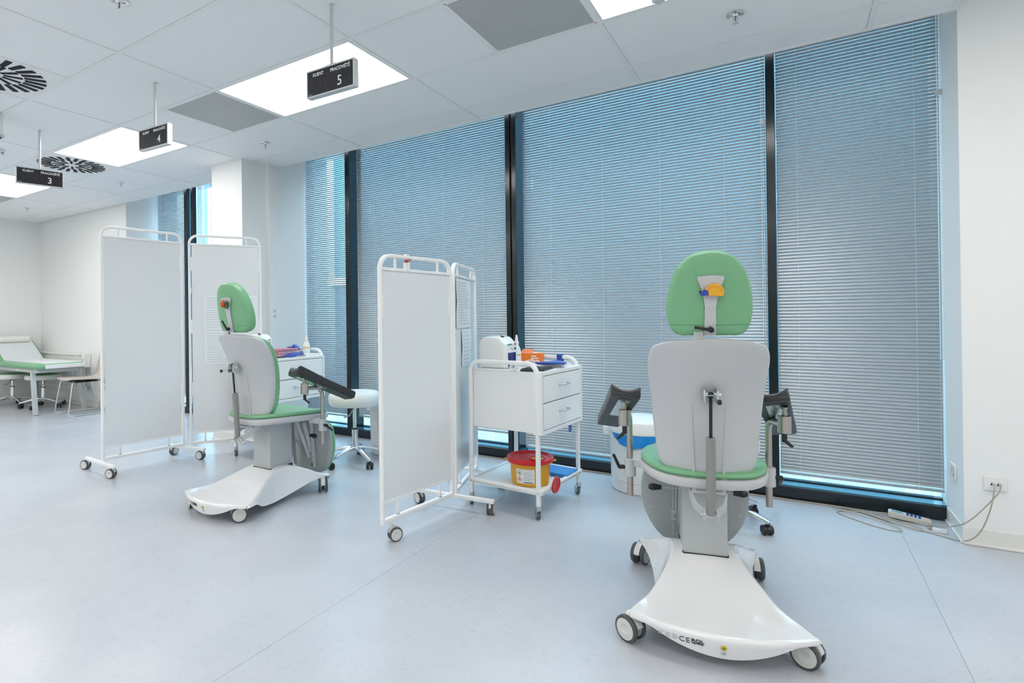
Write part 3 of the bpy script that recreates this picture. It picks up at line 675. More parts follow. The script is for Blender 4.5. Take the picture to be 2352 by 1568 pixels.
    for s in (-1, 1):
        hx = MB().lathe([(0, 0), (0.010, 0.0), (0.016, 0.012), (0.017, 0.02), (0.011, 0.05), (0.011, 0.056), (0, 0.056)], 8, frame3((s * 0.205, 0.60, 0.375), (0, 1, 0), (0, 0, -s * 1.0))).build('grip', M_BLACK, t, ang=20)
        MB().cyl((s * 0.15, 0.60, 0.375), (s * 0.08, 0.60, 0.375), 0.004, 8).build('lever_rod', M_GREYL, t)
    MB().box((0.06, 0.703, 0.14), (0.02, 0.003, 0.022)).build('green_tag', mat('tag_green', (0.02, 0.22, 0.06), 0.5), lg, smooth=False)
    return t
chairA = treatment_chair('green treatment chair with grey back nearest the camera, yellow hedgehog on its headrest', (-0.235, 2.08, 0), math.radians(14.0))
chairB = dup(chairA, 'green treatment chair between the two folding screens, red toy on its headrest', (-2.94, 2.018, 0), math.radians(1.0))
for ch, spec in ((chairA, ((-0.288, -0.012, 0.87), (0.268, 0.0, 1.0), (-0.243, 0.635, 2.7), (0.235, 0.62, 3.14))), (chairB, ((-0.25, 0.0, 1.2), (0.205, -0.015, 2.5), (-0.235, 0.62, 3.0), (0.238, 0.625, 3.94)))):
    ht = Vector((0, -0.19, 0.98)).normalized(); hn = Vector((0, ht.z, -ht.y)); O = Vector((0, 0.112, 1.088))
    fh = lambda u, v, d: tuple(O + Vector((u, 0, 0)) + ht * v + hn * d)
    lv = MB().cyl(fh(0, 0.032, -0.012), fh(0, 0.032, -0.045), 0.010, 12)
    lv.cyl(fh(0, 0.032, -0.042), fh(-0.056, 0.045, -0.055) if ch is chairA else fh(-0.006, 0.090, -0.060), 0.0065, 10, 0.0055)
    lv.build('clamp_lever', M_BLACK, ch, bev=0.001)
    for i, (x, y, a) in enumerate(spec): castor(ch, (x, y, 0), 0.046, a, 0.004, 0.030, brake=0.9 if i > 1 else None, trail=0.0)
def on_chair(ch, p): return Matrix.Translation(ch.location) @ Matrix.Rotation(ch.rotation_euler.z, 4, 'Z') @ Vector(p)
# small toys hung on the headrest brackets
def hedgehog():
    t = thing('toy_hedgehog', 'yellow toy hedgehog with blue face on the right chair headrest', 'toy', on_chair(chairA, (0.004, 0.068, 1.247)), chairA.rotation_euler.z)
    pts = []
    for i in range(33):
        a = -0.55 + (PI + 1.0) * i / 32; r = 1.0 + (0.10 if i % 2 else 0.0)
        pts.append((0.006 + 0.030 * r * math.cos(a), 0.029 * r * math.sin(a)))
    body = MB().prism(pts, 0, 0.012, lambda u, v, d: (u, -0.006 - d, v)).build('body', M_YELT, t, bev=0.001)
    MB().prism(rpoly([(-0.042, -0.004), (-0.036, -0.012), (-0.012, -0.012), (-0.014, 0.004), (-0.026, 0.010)], 0.003, 3), 0, 0.014, lambda u, v, d: (u, -0.005 - d, v)).build('face', M_BLUE, t, bev=0.001)
    MB().lathe([(0, -0.004), (0.003, -0.003), (0.004, 0), (0.003, 0.003), (0, 0.004)], 10, Matrix.Translation((-0.040, -0.014, 0.002))).build('nose', M_BLACK, t)
    fm = M_RED
    for k in range(9):
        a = 0.0 + PI * 1.05 * k / 8; r = 0.78 if k < 9 else 0
        c = (0.006 + 0.030 * r * math.cos(a), 0.025 * r * math.sin(a))
        m = MB()
        for q in range(5):
            b = 2 * PI * q / 5; m.box((c[0] + 0.0022 * math.cos(b), -0.0183, c[1] + 0.0022 * math.sin(b)), (0.0014, 0.0006, 0.0014))
        m.build('flower', fm, body, smooth=False)
def strawberry():
    t = thing('toy_strawberry', 'red toy strawberry with green leaves on the left chair headrest', 'toy', on_chair(chairB, (-0.005, 0.064, 1.268)), chairB.rotation_euler.z)
    by = MB().plate(rpoly([(-0.028, -0.006), (-0.010, -0.026), (0.014, -0.018), (0.012, 0.014), (-0.012, 0.022)], 0.008, 4), 0.018, 0.006, lambda u, v, d: (u, -0.004 - d, v), crown=0.004).build('body', M_RED, t)
    for k in range(7):
        a = k * 0.9; MB().box((-0.006 + 0.010 * math.cos(a), -0.0262, -0.003 + 0.010 * math.sin(a)), (0.003, 0.002, 0.004)).build('seed', M_YELT, by, smooth=False)
    MB().lathe([(0, -0.011), (0.008, -0.008), (0.011, 0), (0.008, 0.008), (0, 0.011)], 14, Matrix.Translation((0.026, -0.016, 0.006))).build('leaf', M_DKGREEN, t)
    MB().plate(rpoly([(0.008, -0.004), (0.018, -0.026), (0.026, -0.006)], 0.003, 3), 0.01, 0.003, lambda u, v, d: (u, -0.006 - d, v)).build('leaf', M_DKGREEN, t)
hedgehog(); strawberry()

# ------------------------------------------------------------------ folding screens
TUBE = rrect(0.026, 0.020, 0.007, 3)
def screen_leaf(t, P, Q, z0, z1, zs0, zs1, posts=True, clips=2):
    """one leaf between floor points P and Q: bent tube frame, cross bars and plastic sheet"""
    P = Vector((P[0], P[1], 0)); Q = Vector((Q[0], Q[1], 0)); e = (Q - P).normalized(); n = Vector((-e.y, e.x, 0)); w = (Q - P).length
    at = lambda u, z: P + e * u + Vector((0, 0, z))
    i0 = 0.014
    MB().tube(fil([at(i0, z0), at(i0, z1 - 0.012), at(w - i0, z1 - 0.012), at(w - i0, z0)], 0.075, 10), TUBE, up=n).build('leaf_frame', M_WHITE, t)
    MB().bar(at(i0, z0 + 0.013), at(w - i0, z0 + 0.013), 0.026, 0.024).build('bottom_bar', M_WHITE, t, bev=0.004)
    MB().bar(at(i0 + 0.01, zs1 + 0.008), at(w - i0 - 0.01, zs1 + 0.008), 0.022, 0.016).build('cross_bar', M_WHITE, t, bev=0.003)
    for u in (w * 0.21, w * 0.79):
        MB().bar(at(u, zs1 + 0.014), at(u, z1 - 0.02), 0.014, 0.010, up=n).build('strut', M_WHITE, t, bev=0.002)
        st = MB().bar(at(u, z0 + 0.02), at(u, zs0 + 0.004), 0.014, 0.010, up=n).build('strut', M_WHITE, t, bev=0.002)
        MB().bar(at(u, z0 + 0.024), at(u, z0 + 0.030), 0.019, 0.014, up=n).build('collar', M_ZINC, st, smooth=False)
    Ms = Matrix(((e.x, n.x, 0, P.x), (e.y, n.y, 0, P.y), (0, 0, 1, 0), (0, 0, 0, 1)))
    MB().bx(i0 + 0.017, w - i0 - 0.017, -0.003, 0.003, zs0, zs1, Ms).build('sheet', M_SHEET, t, smooth=False)
    MB().bx(i0 + 0.012, w - i0 - 0.012, -0.006, 0.006, zs0 - 0.004, zs0 + 0.010, Ms).build('sheet_edge', M_WHITE, t, smooth=False)
    for u in (i0 + 0.011, w - i0 - 0.011):
        for q in range(clips):
            zc = zs0 + (zs1 - zs0) * (q + 0.7) / clips
            MB().bx(u - 0.008, u + 0.008, -0.005, 0.005, zc - 0.06, zc + 0.06, Ms).build('sheet_clip', M_WHITE, t, smooth=False, bev=0.002)
    return at
def foot(t, c, d, L, z=0.10, r=0.037, angs=(0.4, 0.4)):
    d = Vector((d[0], d[1], 0)).normalized(); c = Vector((c[0], c[1], 0))
    MB().bar(c - d * L / 2 + Vector((0, 0, z)), c + d * L / 2 + Vector((0, 0, z)), 0.026, 0.024).build('foot_bar', M_WHITE, t, bev=0.004)
    for s, a in zip((-1, 1), angs): castor(t, c + d * s * (L / 2 - 0.025), r, a, 0.018, 0.014, th=0.014, trail=0.02)
tA = thing('folding_screen', 'low white folding screen in front of the trolley with sharps container', 'screen', (-1.77, 2.6, 0), 0, 'white folding screens on castors')
def parent_here(t):  # children are built in world coordinates; shift them under the empty
    for c in t.children: c.matrix_parent_inverse = Matrix.Translation(t.location).inverted()
hA = (-1.742, 2.765); lA = (-1.818, 2.175); eA = (-1.918, 3.36)
atA1 = screen_leaf(tA, lA, hA, 0.098, 1.510, 0.205, 1.418)
atA2 = screen_leaf(tA, (hA[0] - 0.012, hA[1] + 0.03), eA, 0.098, 1.510, 0.205, 1.418)
foot(tA, (-1.758, 2.80), (1, 0.08), 0.52, 0.085, angs=(1.2, 0.3))
foot(tA, (eA[0], eA[1] - 0.02), (1, 0.0), 0.46, 0.085)
castor(tA, (-1.795, 2.235, 0), 0.037, -0.5, 0.02, 0.014, th=0.014, trail=0.02)
parent_here(tA)
tB = thing('folding_screen', 'tall white folding screen on castors left of the other chair', 'screen', (-4.47, 2.4, 0), 0, 'white folding screens on castors')
lB = (-4.51, 2.09); hB = (-4.43, 2.722); eB = (-4.09, 3.265)
atB1 = screen_leaf(tB, lB, hB, 0.098, 1.915, 0.195, 1.82, clips=3)
atB2 = screen_leaf(tB, (hB[0] + 0.012, hB[1] + 0.03), eB, 0.098, 1.915, 0.195, 1.82, clips=3)
foot(tB, (-4.525, 2.09), (1, -0.06), 0.50, 0.085, angs=(1.9, 1.9))
foot(tB, (-4.40, 2.72), (1, 0.12), 0.42, 0.085, angs=(0.3, 1.8))
foot(tB, (eB[0], eB[1]), (1, -0.5), 0.40, 0.085)
parent_here(tB)
# sheets of paper taped to the screens
def paper(label, P, Q, u0, u1, z0, z1, side, lines, wrinkle=False, off=0.006, mt=M_PAPER):
    P = Vector((P[0], P[1], 0)); Q = Vector((Q[0], Q[1], 0)); e = (Q - P).normalized(); n = Vector((-e.y, e.x, 0)) * side
    c = P + e * (u0 + u1) / 2
    t = thing('paper_sheet', label, 'paper', (c.x, c.y, z0))
    ww, h = u1 - u0, z1 - z0; NX, NZ = 10, 12; v = []; f = []
    for j in range(NZ + 1):
        for i in range(NX + 1):
            x = -ww / 2 + ww * i / NX; z = h * j / NZ
            b = off + (0.004 * math.sin(3.5 * (x / ww * 5 + z / h * 2)) * (1 - abs(2 * j / NZ - 1)) + 0.003 if wrinkle else 0)
            v.append(tuple(e * x + n * b + Vector((0, 0, z))))
    for j in range(NZ):
        for i in range(NX): a = j * (NX + 1) + i; f.append((a, a + 1, a + NX + 2, a + NX + 1))
    MB().add(v, f).build('sheet', mt, t)
    k = 0
    for (fu0, fu1, fz, th) in lines:
        x0 = -ww / 2 + ww * fu0; x1 = -ww / 2 + ww * fu1; z = h * fz
        m = MB(); o = off + (0.0085 if wrinkle else 0.0006)
        m.add([tuple(e * x0 + n * o + Vector((0, 0, z))), tuple(e * x1 + n * o + Vector((0, 0, z))), tuple(e * x1 + n * o + Vector((0, 0, z + th))), tuple(e * x0 + n * o + Vector((0, 0, z + th)))], [(0, 1, 2, 3)])
        m.build('print_line', M_TXT, t, smooth=False)
def plines(n, z0=0.08, z1=0.92, a=0.08, b=0.92, th=0.003):
    L = []
    for i in range(n): L.append((a, a + (b - a) * (0.55 + 0.45 * random.random()), z0 + (z1 - z0) * i / (n - 1), th))
    return L
b0 = (hB[0] + 0.012, hB[1] + 0.03)
paper('upper left printed notice taped on the tall screen behind the headrest', b0, eB, 0.125, 0.335, 1.085, 1.385, -1, plines(13, th=0.0025))
paper('upper right printed notice taped on the tall screen behind the headrest', b0, eB, 0.34, 0.57, 1.085, 1.385, -1, plines(16, th=0.0025))
paper('lower printed notice taped on the tall screen beside the chair back', b0, eB, 0.13, 0.34, 0.78, 1.075, -1, plines(13, th=0.0025))
a0 = (hA[0] - 0.012, hA[1] + 0.03)
paper('crumpled upper notices on the narrow leaf of the low screen', a0, eA, 0.06, 0.42, 1.10, 1.41, -1, plines(16, th=0.003), True)
paper('crumpled lower notice on the narrow leaf of the low screen', a0, eA, 0.18, 0.42, 0.85, 1.09, -1, plines(9, th=0.003), True)
# clip with red bead on the low screen's top bar
p = atA1(0.215, 1.496)
t = thing('clip_toy', 'small red toy clipped to the top bar of the low screen', 'toy', (p.x, p.y, 1.424))
MB().box((0, 0, 0.024), (0.030, 0.026, 0.046)).build('clip_body', M_CARD, t, bev=0.003)
MB().tube([(0.0, 0.018 * math.cos(a) * 1.0, 0.072 + 0.018 * math.sin(a)) for a in [2 * PI * k / 20 for k in range(20)]], [(-0.003, -0.008), (0.003, -0.008), (0.003, 0.008), (-0.003, 0.008)], up=(0, 0, 1), closed=True).build('strap', M_CARD, t)
MB().lathe([(0, -0.009), (0.007, -0.006), (0.009, 0), (0.007, 0.006), (0, 0.009)], 12, Matrix.Translation((0.012, -0.022, 0.052))).build('bead', M_RED, t)
MB().box((0.008, -0.008, 0.052), (0.012, 0.012, 0.010)).build('holder', M_DARK, t, bev=0.002)
MB().box((0.014, 0.012, 0.060), (0.004, 0.010, 0.008)).build('stripe', M_RED, t, smooth=False)
MB().box((0.012, 0.020, 0.076), (0.005, 0.004, 0.018)).build('stripe', M_BLUE, t, smooth=False)

# ------------------------------------------------------------------ instrument trolleys
def trolley(label, loc, rz):
    t = thing('instrument_trolley', label, 'trolley', loc, rz, 'white instrument trolleys')
    BD = MB().bx(-0.245, 0.236, -0.262, 0.262, 0.49, 0.838).build('body', M_WHITE, t, bev=0.003)
    MB().bx(-0.245, 0.245, -0.255, 0.255, 0.838, 0.843).build('top_plate', M_PLASW, t, smooth=False)
    m = MB()
    for a in ((-0.285, -0.262, 0.487, 0.848), (0.262, 0.285, 0.487, 0.848), (-0.262, 0.262, 0.487, 0.510), (-0.262, 0.262, 0.826, 0.848)): m.bx(0.205, 0.262, *a)
    m.build('front_frame', M_WHITE, t, smooth=False, bev=0.002)
    MB().bx(0.234, 0.240, -0.262, 0.262, 0.509, 0.827).build('drawer_gap', M_TXT, t, smooth=False)
    for z0, z1 in ((0.514, 0.664), (0.670, 0.822)):
        d = MB().bx(0.238, 0.262, -0.257, 0.257, z0, z1).build('drawer', M_WHITE, t, bev=0.0015)
        zc = (z0 + z1) / 2 + 0.012
        MB().tube(fil([(0.26, -0.055, zc), (0.292, -0.048, zc), (0.292, 0.048, zc), (0.26, 0.055, zc)], 0.018, 5), 0.0048, n=10).build('handle', M_ZINC, d)
    for s in (-1, 1):
        MB().tube(fil([(-0.232, s * 0.276, 0.075), (-0.232, s * 0.276, 0.896), (0.232, s * 0.276, 0.896), (0.232, s * 0.276, 0.075)], 0.07, 9), rrect(0.024, 0.024, 0.006, 3), up=(0, 1, 0)).build('side_rail', M_WHITE, t)
    sh = MB().bx(-0.25, 0.255, -0.288, 0.288, 0.150, 0.158).build('shelf', M_WHITE, t, smooth=False)
    m = MB()
    for a in ((-0.25, 0.255, -0.288, -0.266), (-0.25, 0.255, 0.266, 0.288), (-0.25, -0.235, -0.266, 0.266), (0.235, 0.255, -0.266, 0.266)): m.bx(*a, 0.145, 0.172)
    m.build('shelf_rim', M_WHITE, sh, bev=0.002, smooth=False)
    for x in (-0.232, 0.232):
        for y in (-0.276, 0.276):
            A = Matrix.Translation((x, y, 0)) @ Matrix.Rotation(0.8, 4, 'Z')
            c = MB(); c.cyl((x, y, 0.06), (x, y, 0.082), 0.015, 14); c.prism(rpoly([(-0.018, 0.060), (0.018, 0.060), (0.020, 0.02), (0.006, 0.018)], 0.004, 2), -0.013, -0.011, lambda u, v, d, A=A: A @ Vector((d, u + 0.006, v))); c.prism(rpoly([(-0.018, 0.060), (0.018, 0.060), (0.020, 0.02), (0.006, 0.018)], 0.004, 2), 0.011, 0.013, lambda u, v, d, A=A: A @ Vector((d, u + 0.006, v)))
            c.bx(-0.013, 0.013, -0.012, 0.024, 0.056, 0.060, A)
            co = c.build('castor', M_ZINC, t)
            w = MB(); Mx = A @ Matrix.Translation((0, 0.018, 0.029)) @ Matrix.Rotation(PI / 2, 4, 'Y')
            w.m = 0; w.lathe([(0.019, -0.009), (0.027, -0.009), (0.029, -0.005), (0.029, 0.005), (0.027, 0.009), (0.019, 0.009)], 24, Mx)
            w.m = 1; w.lathe([(0.019, 0.009), (0.018, 0.005), (0, 0.006)], 24, Mx); w.lathe([(0.019, -0.009), (0.018, -0.005), (0, -0.006)], 24, Mx)
            w.build('wheel', [mat('castor_tyre', (0.10, 0.115, 0.12), 0.5), M_ZINC], co)
            if y > 0 or x > 0: MB().bx(-0.010, 0.010, -0.055, -0.012, 0.052, 0.056, A @ Matrix.Rotation(PI, 4, 'Z')).build('brake_pedal', M_ZINC, co, bev=0.001)
    return t
TA = (-1.457, 3.185, 0); TA_R = math.radians(-4.5)
trA = trolley('white two drawer trolley with red lidded container on its shelf', TA, TA_R)
TB = (-3.812, 3.215, 0); TB_R = math.radians(-3.0)
trB = dup(trA, 'white two drawer trolley behind the chair between the screens, pink basket on top', TB, TB_R)
def on_tr(T, r, p): return Matrix.Translation(T) @ Matrix.Rotation(r, 4, 'Z') @ Vector(p)
def tlabel(*a): pass
# sharps container on the lower shelf
def sharps(label, loc, rz, lid=True):
    t = thing('sharps_container', label, 'container', loc, rz, 'yellow sharps containers')
    body = MB().lathe([(0, 0), (0.105, 0), (0.112, 0.006), (0.118, 0.06), (0.122, 0.125), (0.128, 0.140), (0.131, 0.142), (0.131, 0.150), (0.124, 0.150), (0.118, 0.10), (0.10, 0.03), (0, 0.03)], 44).build('tub', M_YEL, t)
    ld = MB().lathe([(0.128, 0.134), (0.139, 0.134), (0.142, 0.142), (0.140, 0.158), (0.134, 0.162), (0.124, 0.160), (0.118, 0.152), (0, 0.154)], 44).build('lid', M_RED, t)
    Mh = Matrix.Translation((0.045, -0.045, 0.1545))
    MB().lathe([(0.044, 0), (0.050, 0.0), (0.050, 0.006), (0.044, 0.006), (0.042, 0.0008), (0, 0.0008)], 28, Mh).build('opening_rim', [M_RED], ld)
    MB().lathe([(0, 0.0016), (0.040, 0.0016)], 28, Mh).build('opening', M_YEL, ld)
    for s in (-1, 1): MB().tube([(s * 0.128, -0.02, 0.138), (s * 0.152, -0.010, 0.140), (s * 0.152, 0.010, 0.140), (s * 0.128, 0.02, 0.138)], 0.004, n=6).build('lug', M_YEL, t)
    # printed label on the wall
    def lab(u, v, d): a = -PI / 2 + u / 0.122; r = 0.1165 + (v - 0.06) * 0.06 + d; return (r * math.cos(a), r * math.sin(a), v)
    def patch(u0, u1, v0, v1, d, m, name='label_print', nu=8):
        b = MB(); V = []
        for i in range(nu + 1):
            for v in (v0, v1): V.append(lab(u0 + (u1 - u0) * i / nu, v, d))
        b.add(V, [(2 * i, 2 * i + 2, 2 * i + 3, 2 * i + 1) for i in range(nu)]); return b.build(name, m, lb if name != 'label' else t)
    lb = patch(-0.085, 0.03, 0.022, 0.108, 0.004, M_CARD, 'label')
    for zc, m in ((0.083, M_TXTD), (0.047, M_RED)):
        for a, b_ in (((-0.016, 0), (0, 0.016)), ((0, 0.016), (0.016, 0)), ((0.016, 0), (0, -0.016)), ((0, -0.016), (-0.016, 0))):
            q = MB(); c = -0.063; wd = 0.0013
            d1 = (b_[0] - a[0], b_[1] - a[1]); l = math.hypot(*d1); nx, ny = -d1[1] / l * wd, d1[0] / l * wd
            q.add([lab(c + a[0] + nx, zc + a[1] + ny, 0.0046), lab(c + b_[0] + nx, zc + b_[1] + ny, 0.0046), lab(c + b_[0] - nx, zc + b_[1] - ny, 0.0046), lab(c + a[0] - nx, zc + a[1] - ny, 0.0046)], [(0, 1, 2, 3)]); q.build('label_print', m, lb, smooth=False)
        patch(-0.068, -0.058, zc - 0.004, zc + 0.004, 0.0046, M_TXTD)
    patch(-0.075, 0.02, 0.101, 0.1035, 0.0046, M_TXT)
    for k in range(8): patch(-0.037, 0.005 + 0.015 * (k % 3), 0.040 + k * 0.007, 0.0425 + k * 0.007, 0.0046, M_TXT)
    patch(-0.037, 0.02, 0.027, 0.032, 0.0046, M_TXTD)
    if lid:
        MB().tube([(0.105, -0.055, 0.135), (0.112, -0.060, 0.10), (0.114, -0.058, 0.07), (0.130, -0.066, 0.045)], 0.0012, n=6).build('lid_strap', M_RED, t)
        MB().lathe([(0, 0.006), (0.030, 0.006), (0.036, 0.009), (0.047, 0.009), (0.050, 0.005), (0.050, 0), (0, 0)], 30, frame3((0.150, -0.066, 0.010), (0.35, 0.75, -0.5), (0.25, 0.35, 0.90))).build('cap', M_RED, t)
    return t
sharps('red lidded yellow sharps container on the right trolley shelf', on_tr(TA, TA_R, (0.095, -0.12, 0.1585)), math.radians(22))
sharps('yellow sharps container on the lower shelf of the left trolley', on_tr(TB, TB_R, (-0.10, 0.02, 0.1585)), 2.6, False)
t = thing('blue_mat', 'bright blue pad lying on the shelf behind the sharps container', 'mat', on_tr(TA, TA_R, (0.14, 0.15, 0.1585)), TA_R)
MB().plate(rpoly([(-0.11, -0.085), (0.11, -0.085), (0.11, 0.085), (-0.11, 0.085)], 0.012, 3), 0.022, 0.005).build('pad', M_BLUEM, t)
# device (blood mixer) with dark blue window
def device(label, T, r, off):
    t = thing('lab_device', label, 'medical device', on_tr(T, r, off), r, 'white dispensers on the trolleys')
    prof = rpoly([(-0.098, 0), (0.090, 0), (0.098, 0.09), (0.092, 0.15), (0.045, 0.198), (-0.07, 0.200), (-0.104, 0.165), (-0.106, 0.05)], [0.006, 0.006, 0.03, 0.035, 0.045, 0.045, 0.045, 0.05], 5)
    bd = MB().plate(prof, 0.155, 0.014, lambda u, v, d: (u, 0.0775 - d, v)).build('housing', M_PLASW, t)
    MB().bx(0.093, 0.1005, -0.055, 0.045, 0.010, 0.098).build('window', mat('dark_blue_window', (0.004, 0.02, 0.14), 0.08), t, bev=0.002)
    m = MB()
    for a in ((-0.062, -0.055, 0.004, 0.106), (0.045, 0.052, 0.004, 0.106), (-0.055, 0.045, 0.098, 0.106)): m.bx(0.092, 0.1025, *a)
    m.build('window_frame', M_PLASW, t, bev=0.002, smooth=False)
    MB().lathe([(0, 0.008), (0.010, 0.006), (0.013, 0)], 16, frame3((0.040, -0.02, 0.1985), (1, 0, -0.35), (0, 1, 0))).build('lamp_dome', mat('dark_red_lamp', (0.20, 0.004, 0.012), 0.15), t)
    for y, z, m in ((0.045, 0.150, M_RED), (0.040, 0.122, M_BLACK)): MB().lathe([(0, 0.004), (0.006, 0.004), (0.007, 0)], 14, frame3((0.098 if z < 0.13 else 0.0945, y, z), (0, 1, 0), (-0.25 if z > 0.13 else 0, 0, 1))).build('button', m, t)
    for k in range(3): MB().box((0.0985, -0.01 + 0.012 * k, 0.128 - 0.006 * k), (0.002, 0.009, 0.005)).build('print_mark', M_TXT, t, smooth=False)
    MB().box((0.0955, -0.02, 0.150), (0.003, 0.05, 0.007)).build('print_mark', mat('teal_print', (0.05, 0.30, 0.28), 0.5), t, smooth=False)
    return t
device('white rounded device with dark blue window on the right trolley', TA, TA_R, (-0.150, -0.072, 0.8432))
device('white rounded device behind the chair back on the left trolley', TB, TB_R, (-0.150, -0.10, 0.8432))
def bottle(label, T, r, off, h=0.15, rad=0.03, band=M_YELT):
    t = thing('spray_bottle', label, 'bottle', on_tr(T, r, off), 0.3, 'white bottles on the trolleys')
    MB().lathe([(0, 0), (rad * 0.94, 0), (rad, 0.006), (rad, h * 0.46), (rad * 0.86, h * 0.56), (rad * 0.45, h * 0.70), (rad * 0.42, h * 0.74)], 24).build('body', M_CLEAR, t)
    MB().lathe([(rad * 0.50, h * 0.72), (rad * 0.50, h * 0.80), (rad * 0.36, h * 0.82), (rad * 0.20, h * 1.02), (0, h * 1.03)], 18).build('nozzle', M_PLASW, t)
    MB().lathe([(rad * 1.01, h * 0.36), (rad * 1.02, h * 0.365), (rad * 1.02, h * 0.395), (rad * 1.01, h * 0.40)], 24).build('band', band, t)
    return t
bottle('white nozzle bottle beside the device on the right trolley', TA, TA_R, (-0.085, 0.045, 0.8432), 0.200, 0.030)
bottle('white nozzle bottle with orange band on the left trolley', TB, TB_R, (0.095, 0.222, 0.8432), 0.185, 0.033)
# orange glove box and the rest of the trolley top
t = thing('tissue_box', 'open orange cardboard box on the right trolley', 'box', on_tr(TA, TA_R, (-0.055, 0.195, 0.868)), TA_R + 0.25)
MB().bx(-0.075, 0.075, -0.04, 0.04, 0, 0.055).build('box_body', M_ORANGE, t, bev=0.002)
MB().bx(-0.04, 0.04, 0.0, 0.003, 0, 0.05, Matrix.Translation((-0.03, -0.02, 0.055)) @ Matrix.Rotation(-1.1, 4, 'X')).build('flap', M_ORANGE, t, smooth=False)
MB().bx(-0.045, 0.045, -0.02, 0.02, 0.0555, 0.057).build('opening', M_CARD, t, smooth=False)
for z, w in ((0.032, 0.035), (0.018, 0.05)): MB().bx(0.005, 0.005 + w, -0.0412, -0.040, z, z + 0.007).build('print_line', M_INK, t, smooth=False)
t = thing('instrument_tray', 'shallow white tray under the orange box on the right trolley', 'tray', on_tr(TA, TA_R, (0.055, 0.135, 0.8432)), TA_R)
tp = rpoly([(-0.13, -0.08), (0.16, -0.08), (0.16, 0.11), (-0.13, 0.11)], 0.02, 4)
MB().prism(tp, 0, 0.005).build('tray_base', M_PLASW, t)
MB().tube([(u, v, 0.012) for u, v in tp], rrect(0.022, 0.005, 0.002, 2), up=(0, 0, 1), closed=True).build('tray_rim', M_PLASW, t)
tb = thing('blue_wrap', 'dark blue cloth folded on the white tray of the right trolley', 'cloth', on_tr(TA, TA_R, (0.155, 0.05, 0.8705)), TA_R + 0.35)
MB().plate(rpoly([(-0.10, -0.05), (0.09, -0.065), (0.10, 0.03), (-0.02, 0.065)], 0.015, 4), 0.012, 0.005, lambda u, v, d: (u, v, d + 0.006 * math.sin(u * 40)), crown=0.004).build('cloth', M_BLUE, tb)
t = thing('black_mat', 'black ribbed rubber mat at the front of the right trolley top', 'mat', on_tr(TA, TA_R, (0.16, -0.13, 0.8432)), TA_R + 0.15)
MB().bx(-0.075, 0.07, -0.10, 0.09, 0, 0.012).build('mat_base', M_BLACK, t, bev=0.002)
for k in range(9): MB().bx(-0.07, 0.065, -0.092 + k * 0.02, -0.084 + k * 0.02, 0.012, 0.017).build('rib', mat('dark_rubber_rib', (0.06, 0.05, 0.055), 0.5), t, smooth=False)
t = thing('tape_roll', 'white tape roll standing by the near rail of the right trolley', 'tape', on_tr(TA, TA_R, (0.055, -0.235, 0.8432)), TA_R)
MB().lathe([(0.012, -0.011), (0.024, -0.011), (0.024, 0.011), (0.012, 0.011), (0.012, -0.011)], 26, frame3((0, 0, 0.024), (1, 0, 0), (0, 0, 1))).build('roll', M_PLASW, t)
t = thing('cotton_pads', 'small pinkish crumpled swabs beside the orange box', 'swabs', on_tr(TA, TA_R, (0.0, 0.085, 0.8490)), TA_R)
for k in range(5):
    MB().lathe([(0, -0.016), (0.014, -0.012), (0.02, 0), (0.015, 0.012), (0, 0.018)], 10, Matrix.Translation((-0.03 + 0.018 * k, 0.006 * (k % 2), 0.016 + 0.004 * (k % 3))) @ Matrix.Rotation(k, 4, 'X')).build('swab', mat('pale_skin_pink', (0.75, 0.55, 0.47), 0.7), t)
t = thing('blue_clip', 'blue clip on the far rail of the right trolley', 'clip', on_tr(TA, TA_R, (0.115, 0.276, 0.8975)), TA_R)
MB().prism(rpoly([(-0.017, -0.03), (0.017, -0.03), (0.019, 0.017), (-0.019, 0.017)], 0.005, 3), -0.018, 0.018, lambda u, v, d: (d, u, v)).build('band', M_BLUE, t, bev=0.002)
t = thing('blue_hook', 'small blue hook hanging below the drawers of the right trolley', 'hook', on_tr(TA, TA_R, (0.245, 0.13, 0.44)), TA_R)
MB().tube([(0, 0.014 * math.cos(a), 0.018 + 0.018 * math.sin(a)) for a in [2 * PI * k / 16 for k in range(16)]], 0.004, n=6, closed=True).build('ring', M_BLUE, t)
MB().bx(-0.004, 0.004, -0.016, 0.016, 0.03, 0.0465).build('tab', M_BLUE, t, bev=0.002)
# left trolley top
t = thing('pink_basket', 'pink perforated plastic basket on the left trolley', 'basket', on_tr(TB, TB_R, (0.045, 0.0, 0.8432)), TB_R + PI / 2)
bo_ = rpoly([(-0.115, -0.085), (0.115, -0.085), (0.115, 0.085), (-0.115, 0.085)], 0.03, 5); NB = len(bo_)
V = []; 
for sc, z in ((0.86, 0), (0.86, 0.004), (1.0, 0.062), (1.06, 0.063), (1.06, 0.069), (0.98, 0.068), (0.84, 0.008)): V += [(u * sc, v * sc, z) for u, v in bo_]
m = MB(); m.add(V, [(i * NB + q, i * NB + (q + 1) % NB, (i + 1) * NB + (q + 1) % NB, (i + 1) * NB + q) for i in range(6) for q in range(NB)] + [tuple(range(NB - 1, -1, -1)), tuple(6 * NB + q for q in range(NB))])
bk = m.build('shell', M_PINK, t)
for z in (0.022, 0.042):
    for k in range(9):
        sc = 0.86 + 0.14 * z / 0.062 + 0.012
        MB().lathe([(0, 0.0006), (0.0065, 0.0006)], 10, frame3((0.115 * sc, -0.062 + 0.0155 * k, z), (0, 1, 0), (0, 0, 1))).build('hole', M_PLASW, bk)
        MB().lathe([(0, 0.0006), (0.0065, 0.0006)], 10, frame3((-0.09 + 0.0225 * k, -0.085 * sc, z), (1, 0, 0), (0, 0, 1))).build('hole', M_PLASW, bk)
